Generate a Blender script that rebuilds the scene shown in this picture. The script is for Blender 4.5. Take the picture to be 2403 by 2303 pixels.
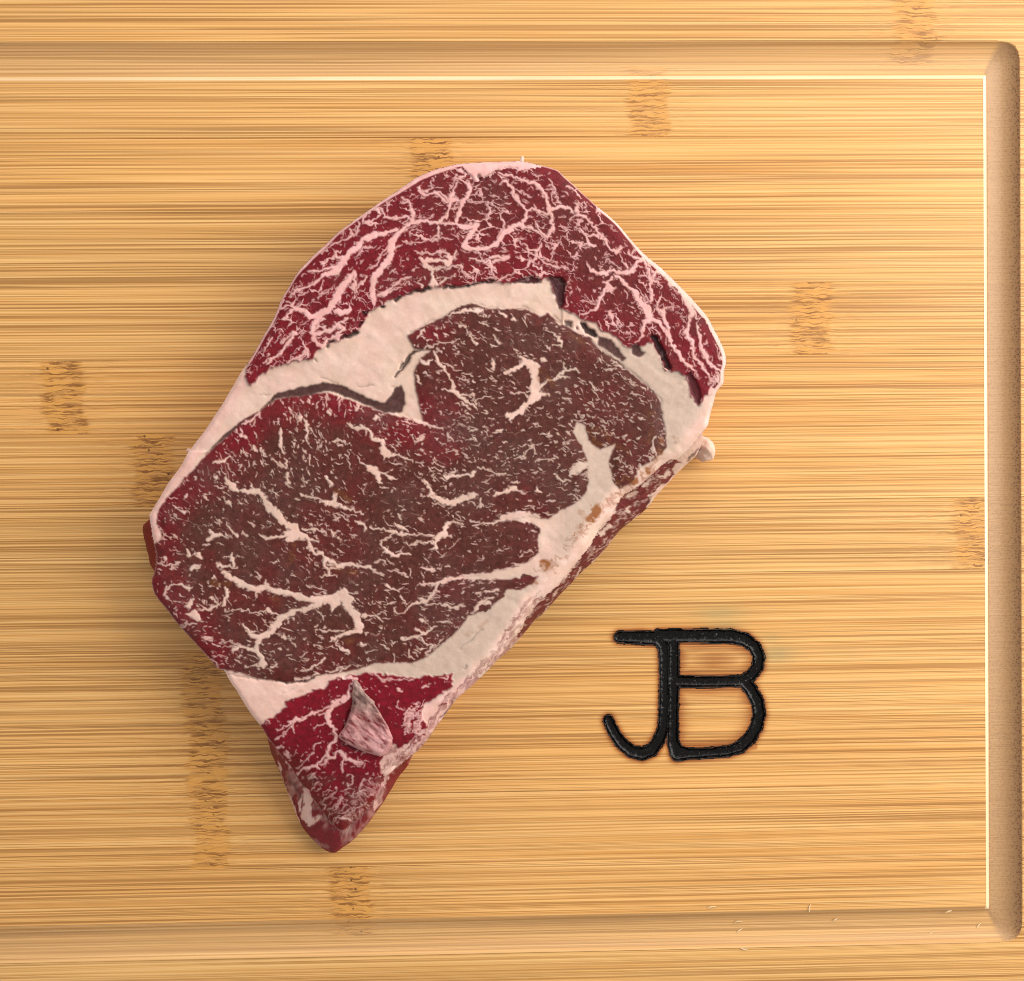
import bpy, math, random
import numpy as np
from mathutils import Vector, Matrix

for o in list(bpy.data.objects):
    bpy.data.objects.remove(o)
S = bpy.context.scene
C = S.collection
rng = np.random.default_rng(7)
random.seed(7)
MM = 0.001

# ------------------------------------------------------------------ camera, world, lamp, exposure
F_PX, CXP, CYP, CAM_H = 2900.0, 1201.5, 1151.5, 435.0      # focal length in photo pixels, optical centre, height in mm
CAM_ROT = (-0.01900773, -0.0269149, -0.0108283)
cam_d = bpy.data.cameras.new("camera")
cam = bpy.data.objects.new("camera", cam_d)
C.objects.link(cam)
cam.location = (0, 0, CAM_H * MM)
cam.rotation_mode = 'XYZ'
cam.rotation_euler = CAM_ROT
cam_d.sensor_fit = 'HORIZONTAL'
cam_d.sensor_width = 36.0
cam_d.lens = 36.0 * F_PX / 2403.0
cam_d.clip_start = 0.01
cam_d.clip_end = 20.0
S.camera = cam

S.view_settings.view_transform = 'Standard'
S.view_settings.look = 'None'
S.view_settings.gamma = 1.0
S.view_settings.exposure = 0.0
S.render.engine = 'CYCLES'
S.cycles.filter_width = 1.0

W = bpy.data.worlds.new("World")
S.world = W
W.use_nodes = True
bg = W.node_tree.nodes["Background"]
bg.inputs[0].default_value = (1.0, 0.95, 0.90, 1)
bg.inputs[1].default_value = 0.58

def area_lamp(name, loc, target, sx, sy, power, col):
    l = bpy.data.lights.new(name, 'AREA')
    l.shape = 'RECTANGLE'
    l.size, l.size_y = sx, sy
    l.energy = power
    l.color = col
    o = bpy.data.objects.new(name, l)
    C.objects.link(o)
    o.location = loc
    d = Vector(target) - Vector(loc)
    o.rotation_euler = d.to_track_quat('-Z', 'Y').to_euler()
    return o
area_lamp("window_light", (0.76, 0.22, 0.46), (0.02, -0.02, 0.0), 0.85, 0.80, 12.6, (1.0, 0.96, 0.90))
area_lamp("room_light", (0.10, 0.95, 0.62), (0.0, 0.0, 0.0), 0.9, 0.7, 6.8, (1.0, 0.96, 0.91))

# ------------------------------------------------------------------ helpers
ca, sa = math.cos(CAM_ROT[0]), math.sin(CAM_ROT[0])
cb, sb = math.cos(CAM_ROT[1]), math.sin(CAM_ROT[1])
cc, sc_ = math.cos(CAM_ROT[2]), math.sin(CAM_ROT[2])
RM = (np.array([[cc, -sc_, 0], [sc_, cc, 0], [0, 0, 1]]) @ np.array([[cb, 0, sb], [0, 1, 0], [-sb, 0, cb]])
      @ np.array([[1, 0, 0], [0, ca, -sa], [0, sa, ca]]))

def at(px, py, z):
    """Point (mm) at height z mm above the board seen at photo pixel px, py."""
    px, py, z = np.broadcast_arrays(np.asarray(px, float), np.asarray(py, float), np.asarray(z, float))
    d = np.stack([(px - CXP) / F_PX, -(py - CYP) / F_PX, -np.ones_like(px)], -1) @ RM.T
    t = (z - CAM_H) / d[..., 2]
    return np.stack([d[..., 0] * t, d[..., 1] * t, z], -1)

def smooth(a, b, x):
    t = np.clip((x - a) / (b - a), 0, 1)
    return t * t * (3 - 2 * t)

def vnoise(X, Y, cx, cy, seed):
    """Smooth value noise, 0..1, with cells cx by cy."""
    r = np.random.default_rng(seed)
    u, v = X / cx, Y / cy
    u = u - u.min() if u.size else u
    v = v - v.min() if v.size else v
    iu, iv = np.floor(u).astype(int), np.floor(v).astype(int)
    L = r.random((iv.max() + 3, iu.max() + 3))
    fu, fv = u - iu, v - iv
    fu, fv = fu * fu * (3 - 2 * fu), fv * fv * (3 - 2 * fv)
    return ((L[iv, iu] * (1 - fu) + L[iv, iu + 1] * fu) * (1 - fv)
            + (L[iv + 1, iu] * (1 - fu) + L[iv + 1, iu + 1] * fu) * fv)

def fbm(X, Y, c, seed, n=3, asp=1.0):
    s, a, tot = 0, 1.0, 0
    for k in range(n):
        s = s + a * vnoise(X, Y, c * asp / 2 ** k, c / 2 ** k, seed + 17 * k)
        tot += a
        a *= 0.55
    return s / tot

def mesh_obj(name, verts, faces, mat, parent=None, attrs=None, normals=None, smooth_faces=True):
    """verts in mm (n,3); faces (m,4) or (m,3) int array or list of tuples -> ONE mesh object."""
    me = bpy.data.meshes.new(name)
    v = np.asarray(verts, float) * MM
    if isinstance(faces, np.ndarray):
        k = faces.shape[1]
        me.vertices.add(len(v))
        me.vertices.foreach_set("co", v.astype(np.float32).ravel())
        me.loops.add(faces.size)
        me.loops.foreach_set("vertex_index", faces.astype(np.int32).ravel())
        me.polygons.add(len(faces))
        me.polygons.foreach_set("loop_start", (np.arange(len(faces)) * k).astype(np.int32))
        me.polygons.foreach_set("loop_total", np.full(len(faces), k, np.int32))
    else:
        me.from_pydata([tuple(p) for p in v], [], [tuple(f) for f in faces])
    me.update(calc_edges=True)
    me.validate()
    if attrs:
        for an, arr in attrs.items():
            a = me.attributes.new(an, 'FLOAT', 'POINT')
            a.data.foreach_set("value", np.asarray(arr, np.float32))
    me.polygons.foreach_set("use_smooth", np.full(len(me.polygons), smooth_faces))
    if normals is not None:
        me.normals_split_custom_set_from_vertices(np.asarray(normals, np.float32))
    me.materials.append(mat)
    o = bpy.data.objects.new(name, me)
    C.objects.link(o)
    if parent:
        o.parent = parent
    return o

def thing(name, label, cat, loc=(0, 0, 0), group=None):
    o = bpy.data.objects.new(name, None)
    o.empty_display_size = 0.02
    C.objects.link(o)
    o.location = loc
    o["label"] = label
    o["category"] = cat
    if group:
        o["group"] = group
    return o

class NT:
    def __init__(s, name):
        s.m = bpy.data.materials.new(name)
        s.m.use_nodes = True
        s.t = s.m.node_tree
        s.b = s.t.nodes["Principled BSDF"]
    def n(s, typ, **kw):
        nd = s.t.nodes.new(typ)
        for k, v in kw.items():
            setattr(nd, k, v)
        return nd
    def put(s, sock, v):
        if isinstance(v, bpy.types.NodeSocket):
            s.t.links.new(v, sock)
        elif isinstance(v, (tuple, list)) and len(v) == 3 and sock.type == 'RGBA':
            sock.default_value = (*v, 1)
        else:
            sock.default_value = v
    def attr(s, name):
        return s.n('ShaderNodeAttribute', attribute_name=name).outputs['Fac']
    def math(s, op, a, b=0.0, c=0.0, clamp=False):
        nd = s.n('ShaderNodeMath', operation=op, use_clamp=clamp)
        for i, v in enumerate((a, b, c)):
            s.put(nd.inputs[i], v)
        return nd.outputs[0]
    def mix(s, f, a, b, mode='MIX'):
        nd = s.n('ShaderNodeMix', data_type='RGBA', blend_type=mode)
        s.put(nd.inputs[0], f)
        s.put(nd.inputs[6], a)
        s.put(nd.inputs[7], b)
        return nd.outputs[2]
    def rng(s, v, a, b, c=0.0, d=1.0):
        nd = s.n('ShaderNodeMapRange', interpolation_type='SMOOTHSTEP')
        s.put(nd.inputs[0], v)
        for i, k in enumerate((a, b, c, d)):
            s.put(nd.inputs[1 + i], k)
        return nd.outputs[0]
    def noise(s, vec, scale, detail=2.0, rough=0.5, dist=0.0):
        nd = s.n('ShaderNodeTexNoise', noise_dimensions='3D')
        s.put(nd.inputs['Vector'], vec)
        nd.inputs['Scale'].default_value = scale
        nd.inputs['Detail'].default_value = detail
        nd.inputs['Roughness'].default_value = rough
        nd.inputs['Distortion'].default_value = dist
        return nd.outputs[0]
    def comb(s, x, y, z):
        nd = s.n('ShaderNodeCombineXYZ')
        for i, v in enumerate((x, y, z)):
            s.put(nd.inputs[i], v)
        return nd.outputs[0]
    def sep(s, v):
        nd = s.n('ShaderNodeSeparateXYZ')
        s.put(nd.inputs[0], v)
        return nd.outputs
    def bump(s, h, strength, dist):
        nd = s.n('ShaderNodeBump')
        nd.inputs['Strength'].default_value = strength
        nd.inputs['Distance'].default_value = dist
        s.put(nd.inputs['Height'], h)
        s.t.links.new(nd.outputs[0], s.b.inputs['Normal'])

# ------------------------------------------------------------------ materials
def bamboo_material(name, rgh, spec):
    q = NT(name)
    pos = q.sep(q.n('ShaderNodeTexCoord').outputs['Object'])
    x, y = pos[0], pos[1]
    seed, node, scorch, stain = q.attr('strip_seed'), q.attr('node'), q.attr('scorch'), q.attr('stain')
    sz = q.math('MULTIPLY', seed, 37.0)
    # the fibres wander a little, more so where a culm node was
    wl = q.noise(q.comb(q.math('MULTIPLY', x, 14.0), q.math('MULTIPLY', y, 55.0), sz), 1.0, 2.0)
    wk = q.noise(q.comb(q.math('MULTIPLY', x, 260.0), q.math('MULTIPLY', y, 520.0), sz), 1.0, 2.0)
    dy = q.math('MULTIPLY', q.math('SUBTRACT', wl, 0.5), 0.0005)
    dk = q.math('MULTIPLY', q.math('MULTIPLY', q.math('SUBTRACT', wk, 0.5), 0.0024), node)
    yy = q.math('ADD', y, q.math('ADD', dy, dk))
    def fibre(fx, fy, det=2.0, off=0.0, rough=0.5):
        return q.noise(q.comb(q.math('MULTIPLY', x, fx), q.math('MULTIPLY', yy, fy), q.math('ADD', sz, off)), 1.0, det, rough)
    broad = fibre(3.0, 170.0, 1.0)
    mid = fibre(5.0, 1900.0, 1.0, 3.3)
    fine = fibre(14.0, 3000.0, 0.0, 9.1)
    short = fibre(100.0, 1900.0, 1.0, 5.7, 0.5)
    # thin dark vascular lines along the fibres
    l1 = q.rng(fibre(4.0, 1900.0, 0.0, 12.0), 0.585, 0.66)
    l2 = q.rng(fibre(6.5, 2900.0, 0.0, 21.0), 0.56, 0.66)
    l3 = q.rng(fibre(2.6, 1400.0, 0.0, 26.0), 0.66, 0.73)
    gate = q.rng(fibre(6.0, 110.0, 1.0, 31.0), 0.30, 0.60, 0.55, 1.0)
    lines = q.math('MULTIPLY', q.math('MAXIMUM', q.math('MAXIMUM', q.math('MULTIPLY', l1, 0.92), q.math('MULTIPLY', l2, 0.7)), q.math('MULTIPLY', l3, 0.75)), gate)
    light = q.rng(fibre(4.0, 1700.0, 0.0, 41.0), 0.57, 0.65)
    tone = q.math('ADD', q.math('MULTIPLY', broad, 0.16), q.math('ADD', q.math('MULTIPLY', mid, 0.46), q.math('MULTIPLY', fine, 0.38)))
    base = q.mix(q.rng(tone, 0.34, 0.66), (0.560, 0.278, 0.074), (0.745, 0.428, 0.150))
    # every strip has its own cast
    wn = q.n('ShaderNodeTexWhiteNoise', noise_dimensions='1D')
    q.put(wn.inputs['W'], seed)
    cast = q.sep(wn.outputs['Color'])
    base = q.mix(q.math('MULTIPLY', cast[0], 0.65), base, q.mix(1.0, base, (0.90, 0.97, 1.08), 'MULTIPLY'))
    base = q.mix(q.math('MULTIPLY', cast[1], 0.50), base, q.mix(1.0, base, (1.08, 0.93, 0.78), 'MULTIPLY'))
    drift = q.rng(q.noise(q.comb(q.math('MULTIPLY', x, 14.0), q.math('MULTIPLY', y, 60.0), sz), 1.0, 2.0), 0.42, 0.68)
    base = q.mix(q.math('MULTIPLY', drift, 0.30), base, q.mix(1.0, base, (0.93, 0.99, 1.10), 'MULTIPLY'))
    base = q.mix(q.math('MULTIPLY', light, 0.35), base, (0.83, 0.545, 0.235))
    base = q.mix(q.math('MULTIPLY', lines, 0.80), base, (0.25, 0.100, 0.017))
    # node: short broken fibres, darker, with pores
    sh = q.rng(short, 0.40, 0.52)
    kn = q.mix(sh, (0.17, 0.055, 0.008), (0.62, 0.300, 0.066))
    nm = q.math('MULTIPLY', node, q.rng(wk, 0.30, 0.62, 0.35, 1.0), clamp=True)
    base = q.mix(q.math('MULTIPLY', q.rng(node, 0.35, 0.8), 0.42), base, (0.50, 0.215, 0.040))
    base = q.mix(q.math('MULTIPLY', nm, 0.85), base, kn)
    vor = q.n('ShaderNodeTexVoronoi', feature='F1')
    q.put(vor.inputs['Vector'], q.comb(x, y, sz))
    vor.inputs['Scale'].default_value = 260.0
    pore = q.math('MULTIPLY', q.rng(vor.outputs['Distance'], 0.06, 0.15, 1.0, 0.0), q.rng(node, 0.5, 0.9))
    keep = q.n('ShaderNodeTexWhiteNoise', noise_dimensions='3D')
    q.put(keep.inputs['Vector'], vor.outputs['Position'])
    pore = q.math('MULTIPLY', pore, q.math('GREATER_THAN', keep.outputs['Value'], 0.62))
    base = q.mix(q.math('MULTIPLY', pore, 0.85), base, (0.05, 0.018, 0.005))
    # end grain where the groove cuts across the fibres
    nx = q.math('ABSOLUTE', q.sep(q.n('ShaderNodeNewGeometry').outputs['True Normal'])[0])
    eg = q.math('MULTIPLY', q.rng(nx, 0.25, 0.85), q.math('LESS_THAN', nx, 2.0))
    v2 = q.n('ShaderNodeTexVoronoi', feature='F1')
    q.put(v2.inputs['Vector'], q.n('ShaderNodeTexCoord').outputs['Object'])
    v2.inputs['Scale'].default_value = 1150.0
    dots = q.rng(v2.outputs['Distance'], 0.22, 0.52, 1.0, 0.0)
    end = q.mix(dots, (0.36, 0.195, 0.090), (0.15, 0.068, 0.034))
    raw, chan, lip_glint = q.attr('raw'), q.attr('channel'), q.attr('lip_glint')
    base = q.mix(q.math('MULTIPLY', raw, 0.45), base, q.mix(q.rng(mid, 0.35, 0.65), (0.46, 0.275, 0.125), (0.62, 0.390, 0.185)))
    base = q.mix(q.math('MULTIPLY', chan, 0.86), base, q.mix(q.math('MULTIPLY', dots, 0.40), (0.36, 0.208, 0.098), (0.20, 0.104, 0.050)))
    base = q.mix(q.math('MULTIPLY', eg, 0.85), base, end)
    base = q.mix(q.math('MULTIPLY', lip_glint, 0.9), base, (0.84, 0.66, 0.42))  # bright highlight along the groove's inner edge, painted as a paler colour
    # scorch around the brand and a faint greenish stain
    sn = q.math('MULTIPLY', scorch, q.math('ADD', 0.65, q.math('MULTIPLY', short, 0.7)), clamp=True)
    base = q.mix(q.rng(sn, 0.08, 0.75), base, q.mix(1.0, base, (0.50, 0.28, 0.12), 'MULTIPLY'))
    base = q.mix(q.rng(sn, 0.62, 1.0), base, (0.012, 0.008, 0.007))
    base = q.mix(q.math('MULTIPLY', stain, 0.5), base, (0.25, 0.24, 0.11))
    q.put(q.b.inputs['Base Color'], base)
    q.put(q.b.inputs['Roughness'], q.math('SUBTRACT', q.math('ADD', rgh, q.math('MULTIPLY', mid, 0.2)), q.math('MULTIPLY', lip_glint, 0.14)))
    q.put(q.b.inputs['Coat Weight'], lip_glint)
    q.b.inputs['Coat Roughness'].default_value = 0.22
    q.b.inputs['Specular IOR Level'].default_value = spec
    h = q.math('MULTIPLY', q.math('SUBTRACT', 1.0, lip_glint), q.math('SUBTRACT', q.math('ADD', mid, q.math('MULTIPLY', nm, sh)), q.math('ADD', q.math('MULTIPLY', lines, 0.8), pore)))
    q.bump(h, 0.22, 0.0002)
    return q.m

def char_material():
    q = NT("burnt_char")
    pos = q.n('ShaderNodeTexCoord').outputs['Object']
    n1 = q.noise(pos, 900.0, 3.0)
    n2 = q.noise(pos, 2600.0, 2.0)
    q.put(q.b.inputs['Base Color'], q.mix(q.rng(n1, 0.4, 0.75), (0.0015, 0.0013, 0.0013), (0.006, 0.0055, 0.006)))
    glint_specks = q.rng(q.noise(pos, 1500.0, 1.0), 0.70, 0.78)  # pale specks that put glints into the colour of the char
    q.put(q.b.inputs['Base Color'], q.mix(q.math('MULTIPLY', glint_specks, 0.32), q.b.inputs['Base Color'].links[0].from_socket, (0.42, 0.41, 0.40)))
    q.put(q.b.inputs['Roughness'], q.math('ADD', 0.10, q.math('MULTIPLY', n1, 0.22)))
    q.b.inputs['Specular IOR Level'].default_value = 0.22
    q.bump(q.math('ADD', n1, q.math('MULTIPLY', n2, 0.35)), 0.4, 0.0003)
    return q.m

def meat_material():
    q = NT("raw_beef")
    fat, pink, red, gap, tan, grey = (q.attr(a) for a in ('fat', 'pink', 'red', 'gap', 'tan', 'grey'))
    pos = q.n('ShaderNodeTexCoord').outputs['Object']
    n1 = q.noise(pos, 160.0, 3.0, 0.6)
    n2 = q.noise(pos, 620.0, 4.0, 0.65)
    n3 = q.noise(pos, 2600.0, 2.0)
    lean = q.mix(red, (0.068, 0.0225, 0.0140), (0.165, 0.0016, 0.0100))
    lean = q.mix(grey, lean, (0.092, 0.0380, 0.0330))
    lean = q.mix(q.math('MULTIPLY', tan, 0.65), lean, (0.150, 0.048, 0.012))
    lean = q.mix(q.rng(n2, 0.30, 0.75), q.mix(1.0, lean, (0.70, 0.66, 0.66), 'MULTIPLY'), q.mix(1.0, lean, (1.22, 1.25, 1.25), 'MULTIPLY'))
    lean = q.mix(q.math('MULTIPLY', q.rng(n3, 0.58, 0.74), 0.16), lean, (0.26, 0.10, 0.085))
    fcol = q.mix(pink, (0.68, 0.510, 0.420), (0.74, 0.400, 0.405))
    fcol = q.mix(q.rng(n1, 0.35, 0.7), q.mix(1.0, fcol, (0.90, 0.86, 0.82), 'MULTIPLY'), fcol)
    fcol = q.mix(q.math('MULTIPLY', q.rng(n2, 0.5, 0.75), 0.22), fcol, (0.78, 0.68, 0.58))
    fcol = q.mix(q.math('MULTIPLY', grey, 1.0), fcol, q.mix(n2, (0.40, 0.295, 0.235), (0.56, 0.435, 0.36)))
    fcol = q.mix(tan, fcol, (0.28, 0.105, 0.038))
    col = q.mix(fat, lean, fcol)
    col = q.mix(gap, col, (0.030, 0.012, 0.014))
    q.put(q.b.inputs['Base Color'], col)
    q.put(q.b.inputs['Roughness'], q.math('ADD', 0.44, q.math('ADD', q.math('MULTIPLY', fat, -0.05), q.math('MULTIPLY', n2, 0.16))))
    q.b.inputs['Specular IOR Level'].default_value = 0.18
    q.put(q.b.inputs['Subsurface Weight'], q.math('MULTIPLY', fat, 0.30))
    q.b.inputs['Subsurface Radius'].default_value = (1.0, 0.45, 0.32)
    q.b.inputs['Subsurface Scale'].default_value = 0.0014
    q.put(q.b.inputs['Coat Weight'], q.math('MULTIPLY', q.attr('wet'), 0.07))
    q.b.inputs['Coat Roughness'].default_value = 0.16
    fib = q.math('MULTIPLY', q.math('SUBTRACT', 1.0, q.math('MULTIPLY', fat, 0.75)), q.math('ADD', n2, q.math('MULTIPLY', n3, 0.8)))
    q.bump(q.math('ADD', fib, q.math('MULTIPLY', n1, q.math('MULTIPLY', fat, 1.6))), 0.40, 0.0004)
    return q.m

M_BAMBOO, M_GROOVE, M_CHAR, M_MEAT = bamboo_material('bamboo', 0.34, 0.4), bamboo_material('routed_bamboo', 0.34, 0.4), char_material(), meat_material()
def plain(name, col, rough):
    q = NT(name)
    pos = q.n('ShaderNodeTexCoord').outputs['Object']
    n = q.noise(pos, 600.0, 3.0)
    q.put(q.b.inputs['Base Color'], q.mix(n, tuple(c * 0.8 for c in col), tuple(min(1, c * 1.1) for c in col)))
    q.b.inputs['Roughness'].default_value = rough
    return q.m
M_SLIVER = plain("pale_wood", (0.72, 0.52, 0.30), 0.6)

# ------------------------------------------------------------------ cutting board
BX0, BX1, BY0, BY1, BTH = -262.0, 206.0, -198.0, 176.0, 19.0      # board extents in mm
GX0, GX1, GY0, GY1, GW, GD = -236.0, 179.9, -159.2, 135.5, 13.0, 3.1  # inner edge of the juice groove, its width and depth
STRIP_Y = [115.3 - 25.6 * k for k in range(-3, 13)]
STRIP_Y = [BY1] + [v for v in STRIP_Y if BY0 + 6 < v < BY1 - 6] + [BY0]

board = thing("cutting_board", "light bamboo cutting board with a juice groove and the letters JB burned in", "cutting board")

def groove_d(X, Y):
    dx = np.maximum(np.maximum(X - GX1, GX0 - X), 0)
    dy = np.maximum(np.maximum(Y - GY1, GY0 - Y), 0)
    inside = np.minimum(np.minimum(GX1 - X, X - GX0), np.minimum(GY1 - Y, Y - GY0))
    d = (dx ** 4.5 + dy ** 4.5) ** (1 / 4.5)
    return np.where(d > 0, d, -np.maximum(inside, 0))

def groove_z(d):
    t = np.clip(d / GW, 0, 1)
    inner = np.where(d < 1.4, 0.56 * d, 0.784 + (d - 1.4) * 1.75)           # chamfered inner edge, then the wall
    u = np.clip((d - 2.4) / (GW - 2.4), 0, 1)
    z0 = 0.784 + 0.1 * 1.75 + 0.9 * 1.75
    cove = z0 + (GD - z0) * np.sin(np.clip(u / 0.45, 0, 1) * math.pi / 2)
    rise = np.clip(1 - ((np.clip(u, 0.45, 1) - 0.45) / 0.55) ** 2.0, 0, 1) ** 0.75
    z = np.where(d < 2.4, inner, cove * rise)
    return np.where((t > 0) & (t < 1), -z, 0.0)

# brand strokes in photo pixels -> mm on the board
def loc_pts(ox, oy, s, txt):
    return [tuple(float(v) for v in p.split(',')) for p in txt.split()], ox, oy, s
def to_px(ox, oy, s, txt):
    out = []
    for p in txt.split():
        c = [float(v) for v in p.split(',')]
        out.append((ox + c[0] / s, oy + c[1] / s, (c[2] / s if len(c) > 2 else 0)))
    return out
JB = (1350, 1420, 3.5636)
J_STROKES = ["372,270,88 470,272,92 560,272,100 700,285,100", "700,290,90 742,350,84 748,500,80 747,700,80 744,900,80 735,1030,84 700,1130,90 640,1215,92 560,1248,96 470,1228,90 390,1165,84 330,1080,80 295,1010,80 278,965,76"]
B_STROKES = ["822,330,84 822,600,84 818,900,80 815,1150,84 850,1230,110",
             "700,262,100 850,262,104 1000,262,106 1300,262,104 1420,292,96 1500,352,90 1536,430,86 1526,520,86 1472,590,84 1400,632,80",
             "845,640,84 1100,645,84 1300,640,84 1405,640,88 1470,710,90 1525,815,92 1540,920,92 1516,1020,92 1460,1115,92 1380,1188,88 1280,1224,80 1100,1240,76 950,1246,84 860,1240,120"]
def strokes_mm(lst):
    out = []
    for t in lst:
        p = np.array(to_px(*JB, t))
        w = at(p[:, 0], p[:, 1], 0.0)
        out.append(np.column_stack([w[:, :2], p[:, 2] * 0.15 * 0.5 * 1.10]))
    return out
J_MM, B_MM = strokes_mm(J_STROKES), strokes_mm(B_STROKES)

def stroke_dist(X, Y, strokes):
    """signed distance to the nearest stroke's edge (mm) and that stroke's half width"""
    D = np.full(X.shape, 1e3)
    Hw = np.full(X.shape, 1.9)
    for s in strokes:
        for a, b in zip(s[:-1], s[1:]):
            vx, vy = b[0] - a[0], b[1] - a[1]
            t = np.clip(((X - a[0]) * vx + (Y - a[1]) * vy) / (vx * vx + vy * vy + 1e-9), 0, 1)
            hw = a[2] + (b[2] - a[2]) * t
            d = np.hypot(X - a[0] - t * vx, Y - a[1] - t * vy) - hw
            m = d < D
            D = np.where(m, d, D)
            Hw = np.where(m, hw, Hw)
    return D, Hw
allp = np.vstack(J_MM + B_MM)
LX0, LX1, LY0, LY1 = allp[:, 0].min() - 9, allp[:, 0].max() + 9, allp[:, 1].min() - 9, allp[:, 1].max() + 9

# culm nodes: photo pixel x, the strip's photo pixel y, strength, half width px
NODES = [(2150, 70, 0.85, 46), (2155, 135, 0.75, 46), (1522, 235, 0.75, 48), (1012, 380, 0.95, 46), (1908, 740, 0.85, 46),
         (152, 925, 0.95, 46), (362, 1095, 1.0, 44), (2318, 1245, 0.85, 75), (480, 1610, 0.9, 46), (488, 1780, 1.0, 44),
         (492, 1950, 0.9, 40), (826, 2110, 0.9, 46), (1190, 905, 0.8, 45), (60, -40, .8, 46), (690, 2270, 0.0, 46)]
NODE_MM = []
for (px, py, st, hw) in NODES:
    w = at(px, py, 0.0)
    for k in range(len(STRIP_Y) - 1):
        if STRIP_Y[k + 1] <= w[1] < STRIP_Y[k]:
            NODE_MM.append((w[0], k, st, hw * 0.15))

def board_attrs(X, Y, k):
    """k: strip index per point"""
    node = np.zeros(X.shape)
    for (nx, nk, st, hw) in NODE_MM:
        jag = (vnoise(X * 0 + 3.0, Y, 5.0, 2.2, 5 + nk) - 0.5) * 3.0
        d = (X + jag - nx) / hw
        core = np.where(d > 0, smooth(1.25, 0.75, d), smooth(-1.5, -0.7, d))
        tail = 0.30 * np.exp(-(np.abs(d) / 3.0) ** 1.5)
        node = np.maximum(node, np.where(k == nk, st * np.maximum(core, tail), 0))
    scorch = np.zeros(X.shape)
    m = (X > LX0) & (X < LX1) & (Y > LY0) & (Y < LY1)
    if m.any():
        D, _ = stroke_dist(X[m], Y[m], J_MM + B_MM)
        cx = at(1350 + 1170 / 3.5636, 1420 + 470 / 3.5636, 0.0)
        loop = 0.50 * np.exp(-(((X[m] - cx[0]) / 11.0) ** 2 + ((Y[m] - cx[1]) / 6.0) ** 2))
        xi, yi = X[m], Y[m]
        q0, q1, q2, q3 = (at(1350 + a_ / 3.5636, 1420 + b_ / 3.5636, 0.0) for a_, b_ in ((850, 300), (1500, 620), (850, 690), (1520, 1210)))
        inl = (((xi > q0[0]) & (xi < q1[0]) & (yi < q0[1]) & (yi > q1[1])) | ((xi > q2[0]) & (xi < q3[0]) & (yi < q2[1]) & (yi > q3[1]))).astype(float)
        loop = np.maximum(loop, inl * 0.74 * np.exp(-np.maximum(D, 0) / 4.0))
        scorch[m] = np.maximum(np.where(D < 0, 1.0, np.exp(-np.maximum(D, 0) / 1.35) * 0.98), loop)
    st = np.zeros(X.shape)
    for (px, py, rx, ry, a) in ((1690, 1440, 9, 3.0, .8), (1700, 1465, 7, 2.5, .7), (1825, 1535, 6, 3.5, .9), (1810, 1500, 4, 2.5, .5)):
        c = at(px, py, 0.0)
        st = np.maximum(st, a * np.exp(-((X - c[0]) / rx) ** 2 - ((Y - c[1]) / ry) ** 2))
    return node, scorch, st

def axis(lo, hi, step, fine):
    """grid lines from lo to hi with finer steps inside the intervals fine = [(a, b, step)]"""
    pts = set()
    n = max(2, int((hi - lo) / step) + 1)
    pts.update(np.linspace(lo, hi, n).round(4))
    for a, b, s in fine:
        a2, b2 = max(a, lo), min(b, hi)
        if b2 > a2:
            pts.update(np.linspace(a2, b2, max(2, int((b2 - a2) / s) + 1)).round(4))
    arr = np.array(sorted(pts))
    keep = np.concatenate([[True], np.diff(arr) > 0.03])
    keep[-1] = True
    return arr[keep]

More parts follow.
